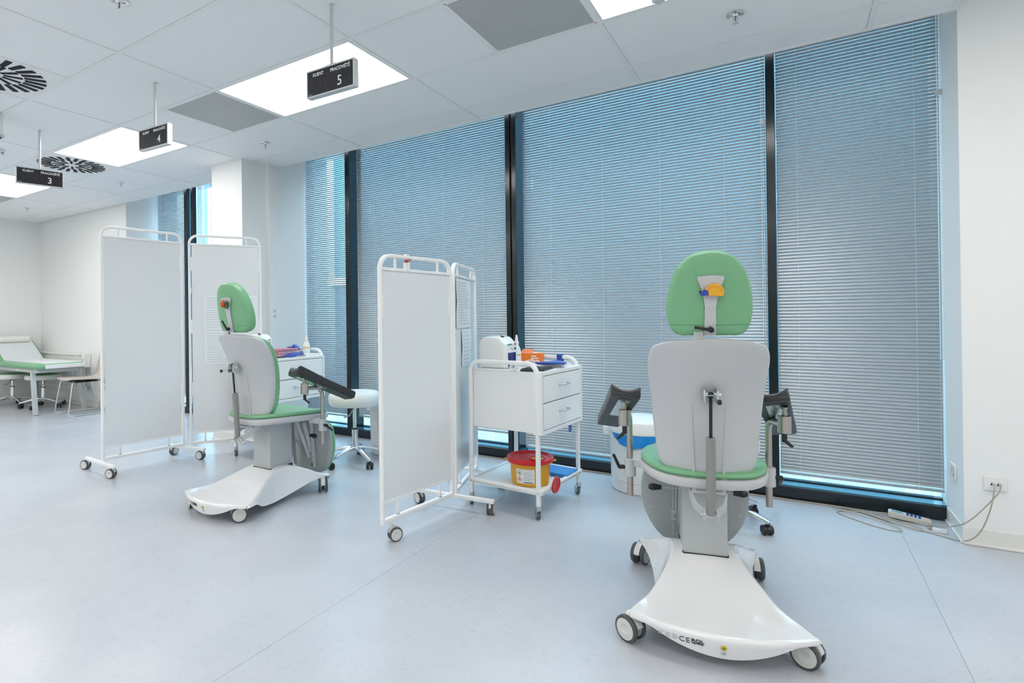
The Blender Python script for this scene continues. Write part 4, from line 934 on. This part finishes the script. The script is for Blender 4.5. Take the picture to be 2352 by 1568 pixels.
t = thing('card_box', 'small white box in front of the pink basket', 'box', on_tr(TB, TB_R, (0.09, -0.195, 0.8432)), TB_R); MB().bx(-0.035, 0.035, -0.045, 0.045, 0, 0.035).build('box_body', M_CARD, t, bev=0.002)
t = thing('blue_wrap', 'dark blue cloth folded at the front of the left trolley', 'cloth', on_tr(TB, TB_R, (0.185, -0.005, 0.8435)), TB_R)
MB().plate(rpoly([(-0.05, -0.085), (0.05, -0.075), (0.04, 0.10), (-0.05, 0.085)], 0.02, 4), 0.014, 0.005, lambda u, v, d: (u, v, d + 0.012 * math.sin(v * 22 + 0.5) + 0.012), crown=0.004).build('cloth', M_BLUE, t)
t = thing('black_mat', 'black rubber mat at the front corner of the left trolley', 'mat', on_tr(TB, TB_R, (0.19, -0.172, 0.8432)), TB_R); MB().bx(-0.05, 0.04, -0.09, 0.07, 0, 0.012).build('mat_base', M_BLACK, t, bev=0.002)
t = thing('glove_box', 'pale box with coloured squares and blue gloves on the left trolley', 'box', on_tr(TB, TB_R, (-0.06, 0.20, 0.8432)), TB_R)
MB().bx(-0.10, 0.10, -0.035, 0.035, 0, 0.045).build('box_body', mat('pale_blue_card', (0.55, 0.68, 0.75), 0.5), t, bev=0.002)
for k, m in enumerate((M_YELT, M_DKGREEN, M_BLUE, M_RED)): MB().bx(0.100, 0.101, -0.03 + k * 0.016, -0.02 + k * 0.016, 0.015, 0.035).build('print_mark', m, t, smooth=False)
MB().plate(rpoly([(-0.06, -0.025), (0.06, -0.03), (0.07, 0.025), (-0.05, 0.03)], 0.01, 4), 0.02, 0.006, lambda u, v, d: (u, v, 0.046 + d + 0.010 * math.sin(u * 60) * (1 if d > 0.01 else 0) + (0.010 if d > 0.01 else 0)), crown=0.012).build('gloves', M_BLUE, t)
t = thing('instrument_tray', 'shallow white tray at the front of the left trolley', 'tray', on_tr(TB, TB_R, (0.190, 0.175, 0.8432)), TB_R)
tp2 = rpoly([(-0.05, -0.07), (0.05, -0.07), (0.05, 0.075), (-0.05, 0.075)], 0.015, 4)
MB().prism(tp2, 0, 0.005).build('tray_base', M_PLASW, t)
MB().tube([(u, v, 0.012) for u, v in tp2], rrect(0.022, 0.005, 0.002, 2), up=(0, 0, 1), closed=True).build('tray_rim', M_PLASW, t)

# ------------------------------------------------------------------ stools
def stool(label, loc, rz, r=0.205, zs=0.47, th=0.10, seat=M_CREAM, group='round swivel stools', top=None):
    t = thing('swivel_stool', label, 'stool', loc, rz, group)
    MB().lathe([(0, zs), (r * 0.93, zs), (r, zs + th * 0.18), (r * 1.015, zs + th * 0.5), (r, zs + th * 0.82), (r * 0.92, zs + th), (0, zs + th * 1.02)], 44).build('seat_cushion', seat, t)
    if top: MB().lathe([(r * 0.97, zs + th * 0.93), (r * 0.92, zs + th * 1.02), (0, zs + th * 1.05)], 44).build('seat_top', top, t)
    MB().cyl((0, 0, zs - 0.012), (0, 0, zs), 0.09, 24).build('seat_plate', M_BLACK, t)
    MB().cyl((0, 0, 0.27), (0, 0, zs - 0.01), 0.014, 18).build('piston', M_CHROME, t)
    cl = MB().cyl((0, 0, 0.10), (0, 0, 0.275), 0.025, 22).build('column', M_CHROME, t)
    MB().lathe([(0.0251, 0.270), (0.0262, 0.272), (0.0262, 0.280), (0.016, 0.280)], 22).build('collar', M_BLACK, cl)
    MB().tube([(0.02, 0, zs - 0.012), (0.07, -0.05, zs - 0.03), (0.10, -0.09, zs - 0.065), (0.13, -0.13, zs - 0.066), (0.16, -0.16, zs - 0.064)], 0.005, n=8, scales=[1, 1, 1, 1.6, 1.2]).build('height_lever', M_GREYD, t)
    MB().lathe([(0, 0.085), (0.03, 0.085), (0.036, 0.095), (0.034, 0.125), (0.026, 0.135)], 22).build('hub', M_CHROME, t)
    for k in range(5):
        a = 2 * PI * k / 5; ca, sa = math.cos(a), math.sin(a)
        pts = [(0.02, 0.118), (0.08, 0.116), (0.15, 0.104), (0.22, 0.084), (0.27, 0.070)]
        MB().tube([(ca * q, sa * q, z) for q, z in pts], rrect(0.028, 0.044, 0.010, 3), up=(0, 0, 1), scales=[1, 0.95, 0.88, 0.8, 0.66]).build('leg', M_CHROME, t)
        castor(t, (ca * 0.262, sa * 0.262, 0), 0.026, a + 0.9, 0.014, 0.016, M_BLACK, M_BLACK, M_BLACK, th=0.018, trail=0.012)
    return t
stool('white swivel stool between the left chair and the low screen', (-3.03, 3.315, 0), math.radians(-23))
stool('swivel stool hidden behind the right chair, only its chrome base shows', (-0.37, 3.40, 0), math.radians(-22), zs=0.40, th=0.08)
stool('green topped stool under the couch, nearer the visitor chair', (-8.75, 3.33, 0), 0.35, zs=0.385, th=0.075, top=M_GREEN)
stool('green topped stool under the couch at the left edge', (-9.30, 3.17, 0), 0.0, zs=0.385, th=0.075, top=M_GREEN)

# ------------------------------------------------------------------ waste bins
def bin_(label, loc, bag=True):
    t = thing('waste_bin', label, 'bin', loc, 0, 'white round waste bins')
    MB().lathe([(0, 0), (0.185, 0), (0.192, 0.008), (0.192, 0.072), (0.197, 0.078), (0.205, 0.36), (0.205, 0.40), (0.20, 0.405), (0.19, 0.40), (0.18, 0.02), (0, 0.02)], 48).build('tub', M_PLASW, t)
    ld = MB().lathe([(0.206, 0.392), (0.216, 0.392), (0.218, 0.405), (0.214, 0.415), (0.214, 0.455), (0.206, 0.468), (0.15, 0.480), (0, 0.486)], 48).build('lid', M_PLASW, t)
    for a in (3.4, 5.9): MB().box((0.219 * math.cos(a), 0.219 * math.sin(a), 0.380), (0.05, 0.05, 0.06)).build('latch', M_PLASW, t, bev=0.006)
    if bag:
        V = []; N = 26
        for i in range(N + 1):
            a = -PI / 2 - 0.85 + 1.7 * i / N; q = 1 - (2 * i / N - 1) ** 2
            for k, z in enumerate((0.392, 0.392 - 0.045 * q - 0.002 * math.sin(i * 2.3), 0.392 - 0.085 * q - 0.003 * math.sin(i * 1.1))):
                rr = 0.209 + (0.010 + 0.005 * math.sin(i * 1.9 + k)) * (1 if k else 0.3) * q; V.append((rr * math.cos(a), rr * math.sin(a), z))
        MB().add(V, [(3 * i + k, 3 * i + 3 + k, 3 * i + 4 + k, 3 * i + 1 + k) for i in range(N) for k in range(2)]).build('bin_bag', M_BLUEB, t, ang=80)
    return t
bin_('white round bin with blue liner left of the right chair', (-0.885, 3.795, 0))
bin_('white round bin by the window, mostly hidden by the low screen', (-2.985, 3.76, 0), False)

# ------------------------------------------------------------------ hanging number signs
def sign(label, x, y, ang, num, zt=2.396, zb=2.262):
    t = thing('number_sign', label, 'sign', (x, y, zb), math.radians(ang), 'hanging counter number signs')
    h = zt - zb; w = 0.305
    MB().cyl((0, 0.008, h), (0, 0.008, CEIL - zb), 0.0085, 14).build('pole', M_ALU, t)
    MB().bx(-0.035, 0.035, -0.006, 0.022, h, h + 0.005).build('pole_plate', M_ALU, t, bev=0.001)
    m = MB()
    for a in ((-w / 2, w / 2, 0, 0.007), (-w / 2, w / 2, h - 0.007, h)): m.bx(a[0], a[1], -0.010, 0.024, a[2], a[3])
    for a in ((-w / 2, -w / 2 + 0.007), (w / 2 - 0.007, w / 2)): m.bx(a[0], a[1], -0.010, 0.024, 0.007, h - 0.007)
    m.build('frame', M_ALU, t, smooth=False, bev=0.0015)
    pn = MB().bx(-w / 2 + 0.007, w / 2 - 0.007, -0.008, 0.022, 0.007, h - 0.007).build('display_panel', M_SCREEN, t, smooth=False)
    if num is None: return t
    Mf = lambda u, v: frame3((u, -0.0085, v), (1, 0, 0), (0, 0, 1))
    text('lettering', 'KLIENT', 0.0225, M_INK, pn, Mf(-0.075, h - 0.028), sx=0.95, off=0.0004)
    text('lettering', 'PRACOVIŠTĚ', 0.0225, M_INK, pn, Mf(0.066, h - 0.028), sx=0.95, off=0.0004)
    text('lettering', num, 0.066, M_INK, pn, Mf(0.062, 0.045), sx=0.95, off=0.0006)
    text('lettering', 'kadlec', 0.011, M_TXT, pn, Mf(-0.128, 0.0135), sx=0.9)
    for k in range(3):
        x0 = -0.125 + 0.042 * k; m = MB(); sl = 0.004
        for (u0, u1, v0, v1) in ((0.003, 0.021, 0.028, 0.031), (0.003, 0.021, 0.051, 0.054), (0.003, 0.021, 0.074, 0.077), (0.0, 0.003, 0.031, 0.051), (0.0, 0.003, 0.054, 0.074), (0.021, 0.024, 0.031, 0.051), (0.021, 0.024, 0.054, 0.074)):
            m.bx(x0 + u0, x0 + u1, -0.0084, -0.008, v0, v1)
        m.build('digit_segments', M_SEG, pn, smooth=False)
    return t
sign('hanging black number 5 sign in front of the nearest light panel', -1.886, 1.922, 2, '5')
sign('hanging black number 4 sign in the middle of the row', -3.452, 1.934, 3, '4', 2.409, 2.275)
sign('hanging black number 3 sign turned sideways, farthest left', -5.052, 1.914, 76, '3', 2.383, 2.252)
sign('hanging sign of which only a corner shows at the top edge', -0.275, 1.918, 142, None, 2.39, 2.262)

# ------------------------------------------------------------------ sprinklers, detector, boxes on the ceiling
def sprinkler(label, x, y):
    t = thing('sprinkler_head', label, 'sprinkler', (x, y, CEIL), 0.3, 'chrome ceiling sprinklers')
    MB().lathe([(0.040, 0.003), (0.040, -0.002), (0.030, -0.006), (0.026, -0.003), (0.016, -0.005), (0.012, -0.012), (0, -0.012)], 26).build('escutcheon', M_CHROME, t)
    m = MB()
    for s in (-1, 1): m.tube([(s * 0.007, 0, -0.010), (s * 0.011, 0, -0.022), (s * 0.003, 0, -0.042)], 0.002, n=6)
    m.build('yoke', M_CHROME, t)
    MB().cyl((0, 0, -0.012), (0, 0, -0.034), 0.0024, 8).build('bulb', mat('red_bulb', (0.35, 0.02, 0.01), 0.2), t)
    MB().lathe([(0, -0.042), (0.005, -0.042), (0.016, -0.046), (0.016, -0.048), (0, -0.047)], 18).build('deflector', M_CHROME, t)
sprinkler('chrome sprinkler near the top right of the ceiling', -0.234, 3.117)
sprinkler('chrome sprinkler above the pillar', -3.841, 3.119)
sprinkler('chrome sprinkler above the tall screen', -6.259, 3.133)
sprinkler('chrome sprinkler farthest left', -8.648, 3.124)
sprinkler('chrome sprinkler at the top left edge of the picture', -2.700, 1.352)
t = thing('smoke_detector', 'white round smoke detector at the left edge', 'smoke detector', (-5.93, 1.925, CEIL))
MB().lathe([(0.055, 0.002), (0.055, -0.012), (0.050, -0.016), (0.046, -0.018), (0.044, -0.035), (0.035, -0.044), (0, -0.046)], 32).build('body', M_PLASW, t)
for k in range(10):
    a = 2 * PI * k / 10; MB().box((0, 0, 0), (0.004, 0.016, 0.010), Matrix.Translation((0.0445 * math.cos(a), 0.0445 * math.sin(a), -0.027)) @ Matrix.Rotation(a, 4, 'Z')).build('slot', M_DARK, t, smooth=False)
t = thing('ceiling_housing', 'white box hanging from the ceiling at the left edge', 'housing', (-5.01, 1.60, 2.52))
MB().bx(-0.14, 0.14, -0.28, 0.02, 0, CEIL - 2.52).build('casing', M_PLASW, t, bev=0.004); MB().bx(-0.145, 0.145, -0.285, 0.025, 0.0, 0.02).build('lower_edge', M_GREYL, t, bev=0.002)

# ------------------------------------------------------------------ sockets on the walls
t = thing('network_socket', 'white double network socket with two plugged cables on the right wall', 'socket', (0.829, 3.69, 0.3175))
MB().plate(rrect(0.082, 0.072, 0.006, 3), 0.011, 0.004, lambda u, v, d: (u, -d, v)).build('plate', M_PLASW, t)
MB().bx(-0.022, 0.022, -0.0125, -0.010, -0.018, 0.017).build('insert', M_CARD, t, bev=0.0005)
for x in (-0.0105, 0.0125):
    MB().bx(x - 0.007, x + 0.007, -0.013, -0.0122, -0.008, 0.003).build('port', M_DARK, t, smooth=False)
    MB().bx(x - 0.003, x + 0.006, -0.026, -0.0125, -0.006, 0.002).build('plug', mat('beige_plug', (0.55, 0.50, 0.38), 0.4), t, bev=0.001)
    MB().bx(x - 0.006, x + 0.006, -0.0129, -0.0124, 0.008, 0.0095).build('print_line', M_TXT, t, smooth=False)
t = thing('power_socket', 'white power socket in the right window reveal', 'socket', (XR, 3.885, 0.318), PI / 2)
MB().plate(rrect(0.125, 0.075, 0.006, 3), 0.010, 0.004, lambda u, v, d: (u, d, v)).build('plate', M_PLASW, t)
MB().lathe([(0.022, 0.0), (0.024, 0.003), (0.020, 0.003), (0.019, -0.004), (0, -0.004)], 24, frame3((-0.028, 0.0105, 0), (1, 0, 0), (0, 0, 1)) @ Matrix.Rotation(PI, 4, 'X')).build('socket_well', M_GREYL, t)
t = thing('power_socket', 'pair of round power outlets on the cable duct by the pillar', 'socket', (-4.3435, 3.615, 1.226), PI / 2)
for z in (0.026, -0.026):
    q = MB().lathe([(0.022, 0.0), (0.022, 0.004), (0.018, 0.005), (0.017, 0.001), (0, 0.001)], 22, frame3((0, 0, z), (-1, 0, 0), (0, 0, 1)) @ Matrix.Rotation(PI, 4, 'X') @ Matrix.Rotation(PI, 4, 'X')).build('outlet', M_GREYL, t)
    for s in (-1, 1): MB().lathe([(0, 0.0018), (0.003, 0.0018)], 8, frame3((s * 0.008, 0, z), (-1, 0, 0), (0, 0, 1))).build('pin_hole', M_DARK, q)

# ------------------------------------------------------------------ handset and cables on the floor by the window
t = thing('handset', 'beige keypad handset lying on the floor by the window', 'handset', (0.525, 3.925, 0.0), math.radians(-8))
hs = MB().plate(rpoly([(-0.085, -0.026), (0.10, -0.032), (0.10, 0.032), (-0.085, 0.026)], 0.008, 3), 0.022, 0.005, lambda u, v, d: (u, v, 0.002 + d + 0.022 * (0.1 - u) / 0.185 * (1 if d > 0.008 else 0.4))).build('casing', mat('handset_beige', (0.62, 0.58, 0.52), 0.4), t)
hz = lambda u: 0.0245 + 0.022 * (0.1 - u) / 0.185
MB().add([(-0.07, -0.018, hz(-0.07) + 0.0006), (-0.02, -0.018, hz(-0.02) + 0.0006), (-0.02, 0.018, hz(-0.02) + 0.0006), (-0.07, 0.018, hz(-0.07) + 0.0006)], [(0, 1, 2, 3)]).build('display', mat('lcd_blue', (0.25, 0.45, 0.55), 0.2), hs)
for a in range(4):
    for b in range(3):
        u = 0.0 + 0.017 * a; MB().box((u, -0.016 + 0.016 * b, hz(u) + 0.001), (0.011, 0.010, 0.003)).build('key', M_BLUE if b % 2 == 0 else M_BLACK, hs, smooth=False)
MB().box((0.078, 0, hz(0.078)), (0.02, 0.045, 0.002)).build('print_patch', mat('pink_patch', (0.75, 0.42, 0.42), 0.5), hs, smooth=False)
t = thing('cable_adapter', 'small white cable adapter on the floor below the network socket', 'adapter', (0.640, 3.80, 0.0), math.radians(-12))
MB().bx(-0.03, 0.03, -0.011, 0.011, 0, 0.020).build('casing', M_PLASW, t, bev=0.003); MB().bx(0.0295, 0.0305, -0.006, 0.006, 0.005, 0.014).build('port', M_DARK, t, smooth=False)
def smooth_path(p, n=8):
    p = [Vector(q) for q in p]; out = []
    for i in range(len(p) - 1):
        p0 = p[max(0, i - 1)]; p1 = p[i]; p2 = p[i + 1]; p3 = p[min(len(p) - 1, i + 2)]
        for k in range(n):
            s = k / n; out.append(0.5 * ((2 * p1) + (p2 - p0) * s + (2 * p0 - 5 * p1 + 4 * p2 - p3) * s * s + (3 * p1 - p0 - 3 * p2 + p3) * s ** 3))
    out.append(p[-1]); return out
CR = 0.0028
def cable(label, pts, r=CR, m=M_CABLE):
    o = MB().tube(smooth_path(pts), r, n=8).build('cable', m); tag(o, label, 'cable', 'beige network cables'); return o
cable('beige cable drooping from the left plug of the network socket to the handset', [(0.820, 3.665, 0.314), (0.812, 3.63, 0.29), (0.795, 3.62, 0.20), (0.765, 3.635, 0.09), (0.73, 3.66, 0.03), (0.69, 3.70, 0.006), (0.60, 3.76, 0.004), (0.50, 3.81, 0.004), (0.40, 3.87, 0.004), (0.34, 3.93, 0.004), (0.20, 3.985, 0.004), (-0.10, 3.99, 0.004), (-0.6, 3.99, 0.004), (-1.3, 3.99, 0.004), (-2.2, 3.99, 0.004), (-3.3, 3.985, 0.004)])
cable('beige cable from the right plug of the network socket crossing the other', [(0.844, 3.664, 0.313), (0.830, 3.640, 0.285), (0.785, 3.635, 0.215), (0.735, 3.655, 0.135), (0.700, 3.70, 0.085), (0.655, 3.78, 0.040), (0.600, 3.845, 0.016), (0.50, 3.855, 0.010), (0.41, 3.875, 0.010), (0.36, 3.92, 0.010), (0.30, 3.975, 0.010), (0.0, 4.0, 0.004), (-0.5, 4.005, 0.004), (-1.2, 4.005, 0.004), (-2.0, 4.005, 0.004)])
cable('coiled beige cable on the floor left of the handset', [(0.435, 3.935, 0.025), (0.38, 3.95, 0.012), (0.25, 3.93, 0.004), (0.20, 3.89, 0.004), (0.25, 3.82, 0.004), (0.36, 3.73, 0.004), (0.45, 3.70, 0.004), (0.47, 3.73, 0.008), (0.38, 3.82, 0.010), (0.24, 3.90, 0.010), (0.20, 3.955, 0.008), (0.27, 3.965, 0.008), (0.38, 3.89, 0.010), (0.47, 3.80, 0.010), (0.54, 3.765, 0.006), (0.57, 3.79, 0.006), (0.50, 3.84, 0.012), (0.40, 3.90, 0.014), (0.36, 3.95, 0.012)])
t = thing('short_lead', 'short beige lead between the handset and the white adapter', 'cable', (0.60, 3.83, 0)); MB().tube(smooth_path([(0.005, 0.065, 0.012), (0.02, 0.035, 0.008), (0.0, 0.01, 0.006), (0.012, -0.015, 0.009)]), 0.004, n=8).build('lead', M_CABLE, t)

# ------------------------------------------------------------------ far left corner: couch, visitor chair, radiator
t = thing('examination_couch', 'green examination couch with white paper cover in the far corner', 'couch', (-8.75, 3.265, 0))
FR = mat('couch_frame_grey', (0.52, 0.56, 0.57), 0.35)
m = MB()
for a in ((-0.95, 0.68, -0.26, -0.22), (-0.95, 0.68, 0.22, 0.26)): m.bx(*a, 0.525, 0.575)
m.bx(0.64, 0.68, -0.22, 0.22, 0.525, 0.575); m.build('frame', FR, t, bev=0.003, smooth=False)
for s in (-1, 1):
    MB().bar((0.53, s * 0.25, 0.55), (0.68, s * 0.28, 0.0), 0.04, 0.05, up=(0, 1, 0)).build('leg', FR, t, bev=0.003)
    MB().bar((-0.70, s * 0.25, 0.55), (-0.82, s * 0.28, 0.0), 0.04, 0.05, up=(0, 1, 0)).build('leg', FR, t, bev=0.003)
MB().box((0.10, -0.261, 0.55), (0.08, 0.004, 0.022)).build('name_plate', M_CARD, t, smooth=False)
MB().plate(rpoly([(-0.52, -0.29), (0.755, -0.29), (0.755, 0.29), (-0.52, 0.29)], 0.06, 5), 0.07, 0.03, lambda u, v, d: (u, v, 0.572 + d)).build('seat_cushion', M_GREEN, t)
Mh = Matrix.Translation((-0.54, 0, 0.585)) @ Matrix.Rotation(math.radians(33), 4, 'Y')
MB().plate(rpoly([(-0.52, -0.29), (0.0, -0.29), (0.0, 0.29), (-0.52, 0.29)], [0.06, 0.02, 0.02, 0.06], 5), 0.06, 0.026, lambda u, v, d: tuple(Mh @ Vector((u, v, d)))).build('head_cushion', M_GREEN, t)
pv_ = [tuple(Mh @ Vector((-0.50, 0, 0.0615))), tuple(Mh @ Vector((-0.02, 0, 0.0615))), (-0.46, 0, 0.6435), (0.70, 0, 0.6435), (0.738, 0, 0.638), (0.757, 0, 0.618), (0.759, 0, 0.578)]
MB().add([(p[0], y, p[2]) for p in pv_ for y in (-0.20, 0.265)], [(2 * i, 2 * i + 2, 2 * i + 3, 2 * i + 1) for i in range(len(pv_) - 1)]).build('paper_cover', M_PAPER, t)
pr_ = Mh @ Vector((-0.47, 0, 0.105)); MB().cyl((pr_.x, -0.20, pr_.z), (pr_.x, 0.22, pr_.z), 0.048, 22).build('bolster', M_CREAM, t, bev=0.008)
t = thing('visitor_chair', 'beige shell chair on a thin wire sled base beside the couch', 'chair', (-7.72, 3.40, 0), math.radians(86))
shp = [(-0.25, 0.435), (-0.22, 0.445), (-0.10, 0.437), (0.05, 0.43), (0.14, 0.432), (0.19, 0.455), (0.215, 0.50), (0.24, 0.62), (0.265, 0.76), (0.275, 0.835)]
wid = [0.19, 0.21, 0.215, 0.215, 0.21, 0.205, 0.20, 0.19, 0.17, 0.14]
V = []; NV = 9
for (x, z), w in zip(shp, wid):
    for k in range(NV):
        s = -1 + 2 * k / (NV - 1); V.append((x - 0.012 * (s * s if z > 0.5 else 0), s * w, z + 0.010 * s * s * (1 if z < 0.5 else 0)))
o = MB().add(V, [(i * NV + k, i * NV + k + 1, (i + 1) * NV + k + 1, (i + 1) * NV + k) for i in range(len(shp) - 1) for k in range(NV - 1)]).build('shell', M_BEIGE, t, ang=80)
so = o.modifiers.new('solid', 'SOLIDIFY'); so.thickness = 0.012
for s in (-1, 1):
    MB().tube(fil([(-0.18, s * 0.15, 0.425), (-0.21, s * 0.19, 0.415), (-0.27, s * 0.225, 0.009), (0.25, s * 0.225, 0.009), (0.13, s * 0.19, 0.40), (0.08, s * 0.13, 0.42)], 0.03, 5), 0.0065, n=8).build('sled_leg', M_CHROME, t)
    for x in (-0.22, 0.2): MB().box((x, s * 0.225, 0.006), (0.035, 0.012, 0.012)).build('glide', M_GREYL, t, bev=0.003)
MB().bx(-0.16, 0.12, -0.15, 0.15, 0.405, 0.422).build('seat_mount', M_BLACK, t, bev=0.004)
t = thing('radiator', 'long white panel radiator on the far wall behind the couch', 'radiator', (-9.0, 3.66, 0.20))
MB().bx(-0.70, 0.62, -0.03, 0.028, 0.02, 0.50).build('panel', M_PLASW, t, bev=0.006)
for k in range(44): MB().bx(-0.68 + 0.029 * k, -0.668 + 0.029 * k, -0.036, -0.030, 0.05, 0.44).build('fin', M_PLASW, t, smooth=False)
MB().bx(-0.71, 0.63, -0.045, 0.04, 0.50, 0.53).build('top_grille', M_PLASW, t, bev=0.004)
MB().bx(0.66, 0.76, -0.04, 0.04, 0.34, 0.53).build('end_panel', M_PLASW, t, bev=0.004)
MB().cyl((0.70, -0.01, 0.03), (0.70, -0.01, 0.40), 0.012, 12).build('pipe', M_ZINC, t); MB().cyl((0.62, -0.02, 0.05), (0.74, -0.02, 0.05), 0.022, 14).build('valve', M_CHROME, t)
